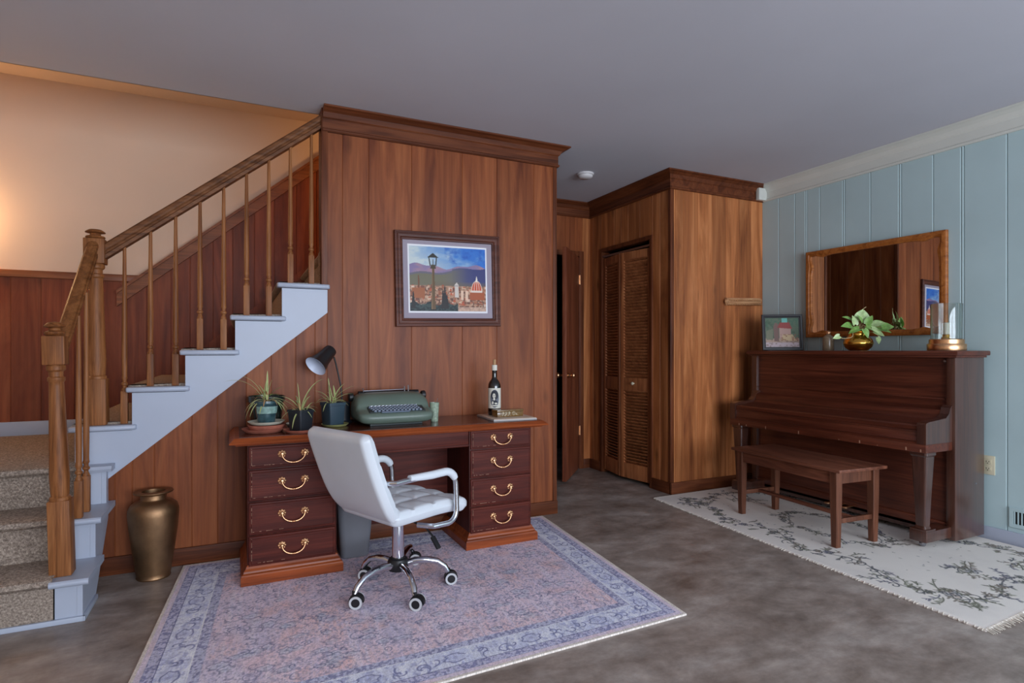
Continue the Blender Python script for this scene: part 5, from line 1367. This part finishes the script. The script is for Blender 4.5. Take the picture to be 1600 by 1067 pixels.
# a plain engraved-style bust in dark ink
art = MB()
def ell(cx, cz, rx, rz, mat, n=20, dr=0.0):
    vs = [onlab(cx, cz)]; fs = [(0, 1 + k, 1 + (k + 1) % n) for k in range(n)]
    for q, f in enumerate((.34, .67, 1.0)):
        vs += [onlab(cx + f * rx * math.cos(2 * PI * k / n), cz + f * rz * math.sin(2 * PI * k / n)) for k in range(n)]
        if q: fs += [(1 + (q - 1) * n + k, 1 + q * n + k, 1 + q * n + (k + 1) % n, 1 + (q - 1) * n + (k + 1) % n) for k in range(n)]
    vs = [(x * (1 + dr), y * (1 + dr), z) for x, y, z in vs]
    art.add(vs, fs, mat)
ell(.002, .106, .0285, .056, 1, 28, dr=.000); ell(.002, .128, .024, .030, 0, dr=.006)
ell(-.002, .124, .0095, .015, 2, dr=.012); ell(-.005, .128, .0026, .0014, 0, dr=.018); ell(.0025, .128, .0026, .0014, 0, dr=.018); ell(-.001, .116, .0036, .0012, 0, dr=.018); ell(-.001, .122, .0012, .003, 1, dr=.018)
ell(-.001, .103, .006, .008, 2, dr=.010); ell(.001, .082, .020, .016, 0, dr=.008); ell(-.010, .080, .006, .010, 2, dr=.014); ell(.010, .076, .009, .005, 2, dr=.014); ell(.0, .062, .024, .004, 2, dr=.012); ell(.004, .057, .018, .002, 0, dr=.018)
art.build('portrait', [M['ink'], M['inkmid'], M['paper']], lo)
MB().lathe([(.0172, .281), (.0175, .282), (.0175, .3145), (.0160, .316)], 24, cap=False).build('neck_band', M['paper'], wbz)
MB().lathe([(.0095, .312), (.0105, .348), (.009, .35), (0, .35)], 16, cap=False).build('cork', M['cork'], wbz)

# ------------------------------------------------------------------ things on the piano
ZP = .0095 + 1.137 + .0006
pf = thing('photo_frame', 'small black framed photograph leaning on left end of piano lid', 'photo frame', (3.935, 3.25, ZP), math.atan2(-.60, .80))
fw, fh = .305, .292; lean = R(math.radians(-9), 'X')
def lifted(mb): mb.v = [tuple(lean @ Vector(p)) for p in mb.v]; return mb
b = MB(); b.loft([[(sx * (fw / 2 - i), -d, fh / 2 + sz * (fh / 2 - i)) for sx, sz in ((-1, -1), (1, -1), (1, 1), (-1, 1))] for i, d in ((0, 0), (0, .014), (.003, .017), (.016, .017), (.02, .012), (.026, .012), (.028, .006))], 0, False)
lifted(b).build('frame', M['black2'], pf)
im = Img(.252, .240, .0022); U, V = im.U / .252, im.V / .240
nz = vnoise(U * 6, V * 6, 71); nz2 = vnoise(U * 16, V * 16, 72); im.c[:] = (92, 108, 88)
im.fill((nz - .5) * 5, (60, 82, 62), .8); im.fill((V > .7) * np.clip((nz2 - .4) * 4, 0, 1), (74, 104, 84)); im.fill(V < .30, (176, 150, 132)); im.fill((V < .16), (190, 172, 176)); im.fill((V < .3) * (nz2 - .5) * 4, (120, 100, 84), .7)
q = lambda *p: [(a * .252, c * .240) for a, c in p]
im.poly(q((.02, .25), (.22, .25), (.22, .62), (.02, .55)), (120, 122, 100)); im.poly(q((.26, .2), (.40, .2), (.40, .78), (.30, .84), (.24, .7)), (122, 96, 88))
im.poly(q((.42, .3), (.76, .3), (.76, .66), (.42, .70)), (186, 152, 140)); im.poly(q((.36, .66), (.80, .62), (.72, .84), (.44, .84)), (150, 70, 66)); im.poly(q((.50, .84), (.66, .84), (.66, .99), (.50, .99)), (108, 180, 168))
im.poly(q((.45, .22), (.92, .22), (.80, .44), (.52, .44)), (204, 180, 138), .85); im.fill((V < .44) * (U > .45) * (V > .22) * (nz2 > .55), (140, 96, 76), .7)
ob = im.mesh('photograph', M['print'], lambda u, v: ((u - .5) * .252, np.full_like(u, -.0075), fh / 2 + (v - .5) * .240), pf); ob.matrix_parent_inverse = Matrix(); ob.rotation_euler = (math.radians(-9), 0, 0)
b = MB(); b.box(-fw / 2 + .02, fw / 2 - .02, 0, .003, .02, fh - .02); lifted(b); b.prism([(.036, .2), (.105, .0005), (.098, .0005), (.034, .18)], -.03, .03, 'x'); b.build('easel_back', M['black'], pf)
sb = thing('small_bottle', 'small dusty amber glass bottle on piano left of brass bowl', 'bottle', (3.91, 2.835, ZP))
MB().lathe([(0, 0), (.036, 0), (.038, .004), (.038, .092), (.034, .102), (.018, .112), (.0135, .118)], 28).build('body', M['oldglass'], sb)
MB().lathe([(.010, .115), (.0135, .119), (.0165, .128), (.0150, .138), (.008, .145), (0, .146)], 20).build('stopper', M['brass_pull'], sb)
bb = thing('potted_pothos', 'trailing pothos in round polished brass bowl on piano before mirror', 'potted plant', (3.90, 2.602, ZP))
MB().lathe([(0, .003), (.05, .0), (.062, .004), (.083, .024), (.092, .046), (.0935, .052), (.092, .058), (.084, .078), (.068, .094), (.061, .102), (.060, .118), (.066, .128), (.070, .131), (.067, .133), (.057, .118), (.055, .11), (0, .11)], 48).build('bowl', M['brass'], bb)
MB().lathe([(.056, .112), (0, .118)], 24, cap=False).build('soil', M['soil'], bb)
stems = MB(); lv = MB()
def heart(mb, base, ang, tilt, L, wd, mat, turn=0.0):
    """heart-shaped leaf; ang: direction of its tip in the upright plane facing the room, tilt: how far it leans back"""
    right = Vector((.904, -.427, 0)); up = Vector((0, 0, 1)); out = Vector((-.427, -.904, 0))
    d = (right * math.cos(ang) + up * math.sin(ang) + out * turn).normalized()
    nrm = (out * math.cos(tilt) + up * math.sin(tilt)); nrm = (nrm - d * nrm.dot(d)).normalized(); sd = nrm.cross(d)
    n = 9; vs = []; fs = []
    for k in range(n + 1):
        t = k / n; w_ = wd * (math.sin(PI * min(1, t * .92 + .06) ** .62)) * (1.0 if t < .9 else .9) + .0003
        for a in (-1, -.5, 0, .5, 1):
            x = L * t - .16 * L * a * a * (1 - t) ** 3
            vs.append(Vector(base) + d * x + sd * (a * w_ / 2) + nrm * (.16 * w_ * abs(a) - .2 * L * t * t))
    for k in range(n):
        for j in range(4): fs.append((k * 5 + j, k * 5 + j + 1, k * 5 + 6 + j, k * 5 + 5 + j))
    mb.add(vs, fs, mat, True)
r = random.Random(21)
ca_, sa_ = 0.427, .904
def camdir(px, pz, dep=0): return Vector((px * .904 - dep * .427, -px * .427 - dep * .904, pz))     # px: to the right as seen from the room
spots = [(-.06, .165, .03, 172, 0, .10), (-.05, .205, .01, 150, 0, .085), (-.02, .22, .02, 60, 0, .085), (.015, .20, .03, 15, 0, .08), (.05, .205, .0, 95, 0, .085), (.075, .175, .03, 20, 0, .09), (.09, .155, .05, -12, 0, .11), (.02, .165, .06, -25, 0, .09), (-.03, .15, .06, 200, 0, .08), (.05, .15, .07, -35, 0, .085), (.10, .185, .02, 10, 0, .085), (-.01, .145, .08, -70, 0, .07), (.125, .16, .06, 8, 0, .095), (.0, .19, .04, 120, 0, .075), (.06, .13, .08, -20, 0, .08), (-.045, .18, .04, 100, 0, .07), (.03, .185, .05, 60, 0, .075)]
for (px, pz, dep, az, el, L) in spots:
    e = camdir(px, pz, dep); bpt = Vector((r.uniform(-.02, .02), r.uniform(-.02, .02), .112))
    midp = bpt.lerp(e, .5) + Vector((0, 0, .03)); stems.tube(smooth([bpt, midp, e], 5), .0019, 6)
    heart(lv, e, math.radians(az), r.uniform(.2, 1.0), L * .92, L * .66, r.choice((0, 0, 1)), r.uniform(-.1, .5))
tip = camdir(.03, .30, 0); stems.tube(smooth([Vector((0, 0, .112)), camdir(.0, .20, .02), camdir(.035, .25, 0), camdir(.02, .275, 0), camdir(.055, .305, 0)], 6), .0024, 6)
trail = [Vector((-.03, -.02, .115)), camdir(-.06, .16, .04), camdir(-.075, .10, .06), camdir(-.11, .085, .06), camdir(-.15, .085, .06), camdir(-.165, .10, .06)]
stems.tube(smooth(trail, 6), .0026, 6)
heart(lv, camdir(-.165, .10, .06), math.radians(200), .3, .045, .038, 1)
heart(lv, camdir(.08, .09, .085), math.radians(-70), .3, .05, .038, 1); stems.tube(smooth([Vector((.03, -.02, .115)), camdir(.075, .125, .07), camdir(.085, .09, .085)], 5), .002, 6)
stems.build('stems', M['stem'], bb); lv.build('leaves', [M['pothos'], M['pothos2']], bb, fixn=False)
hl = thing('hurricane_candle_holder', 'brass hurricane candle holder with clear glass cylinder on right end of piano', 'candle holder', (3.915, 2.055, ZP))
MB().lathe([(0, 0), (.098, 0), (.0995, .003), (.0995, .038), (.097, .041), (.090, .042), (.0895, .045), (.0895, .066), (.086, .070), (.03, .071), (0, .071)], 48).build('base', M['brass_pull'], hl)
MB().lathe([(.026, .070), (.028, .074), (.022, .082), (.02, .095), (.022, .098), (.0, .098)], 24).build('candle_cup', M['brass'], hl)
MB().lathe([(.0165, .092), (.0165, .165), (.013, .169), (0, .168)], 20).build('candle', M['candle'], hl)
MB().lathe([(.0795, .0715), (.081, .0725), (.081, .283), (.0805, .286), (.0785, .286), (.078, .283), (.078, .0725)], 48, cap=False).build('glass_chimney', M['glass'], hl)
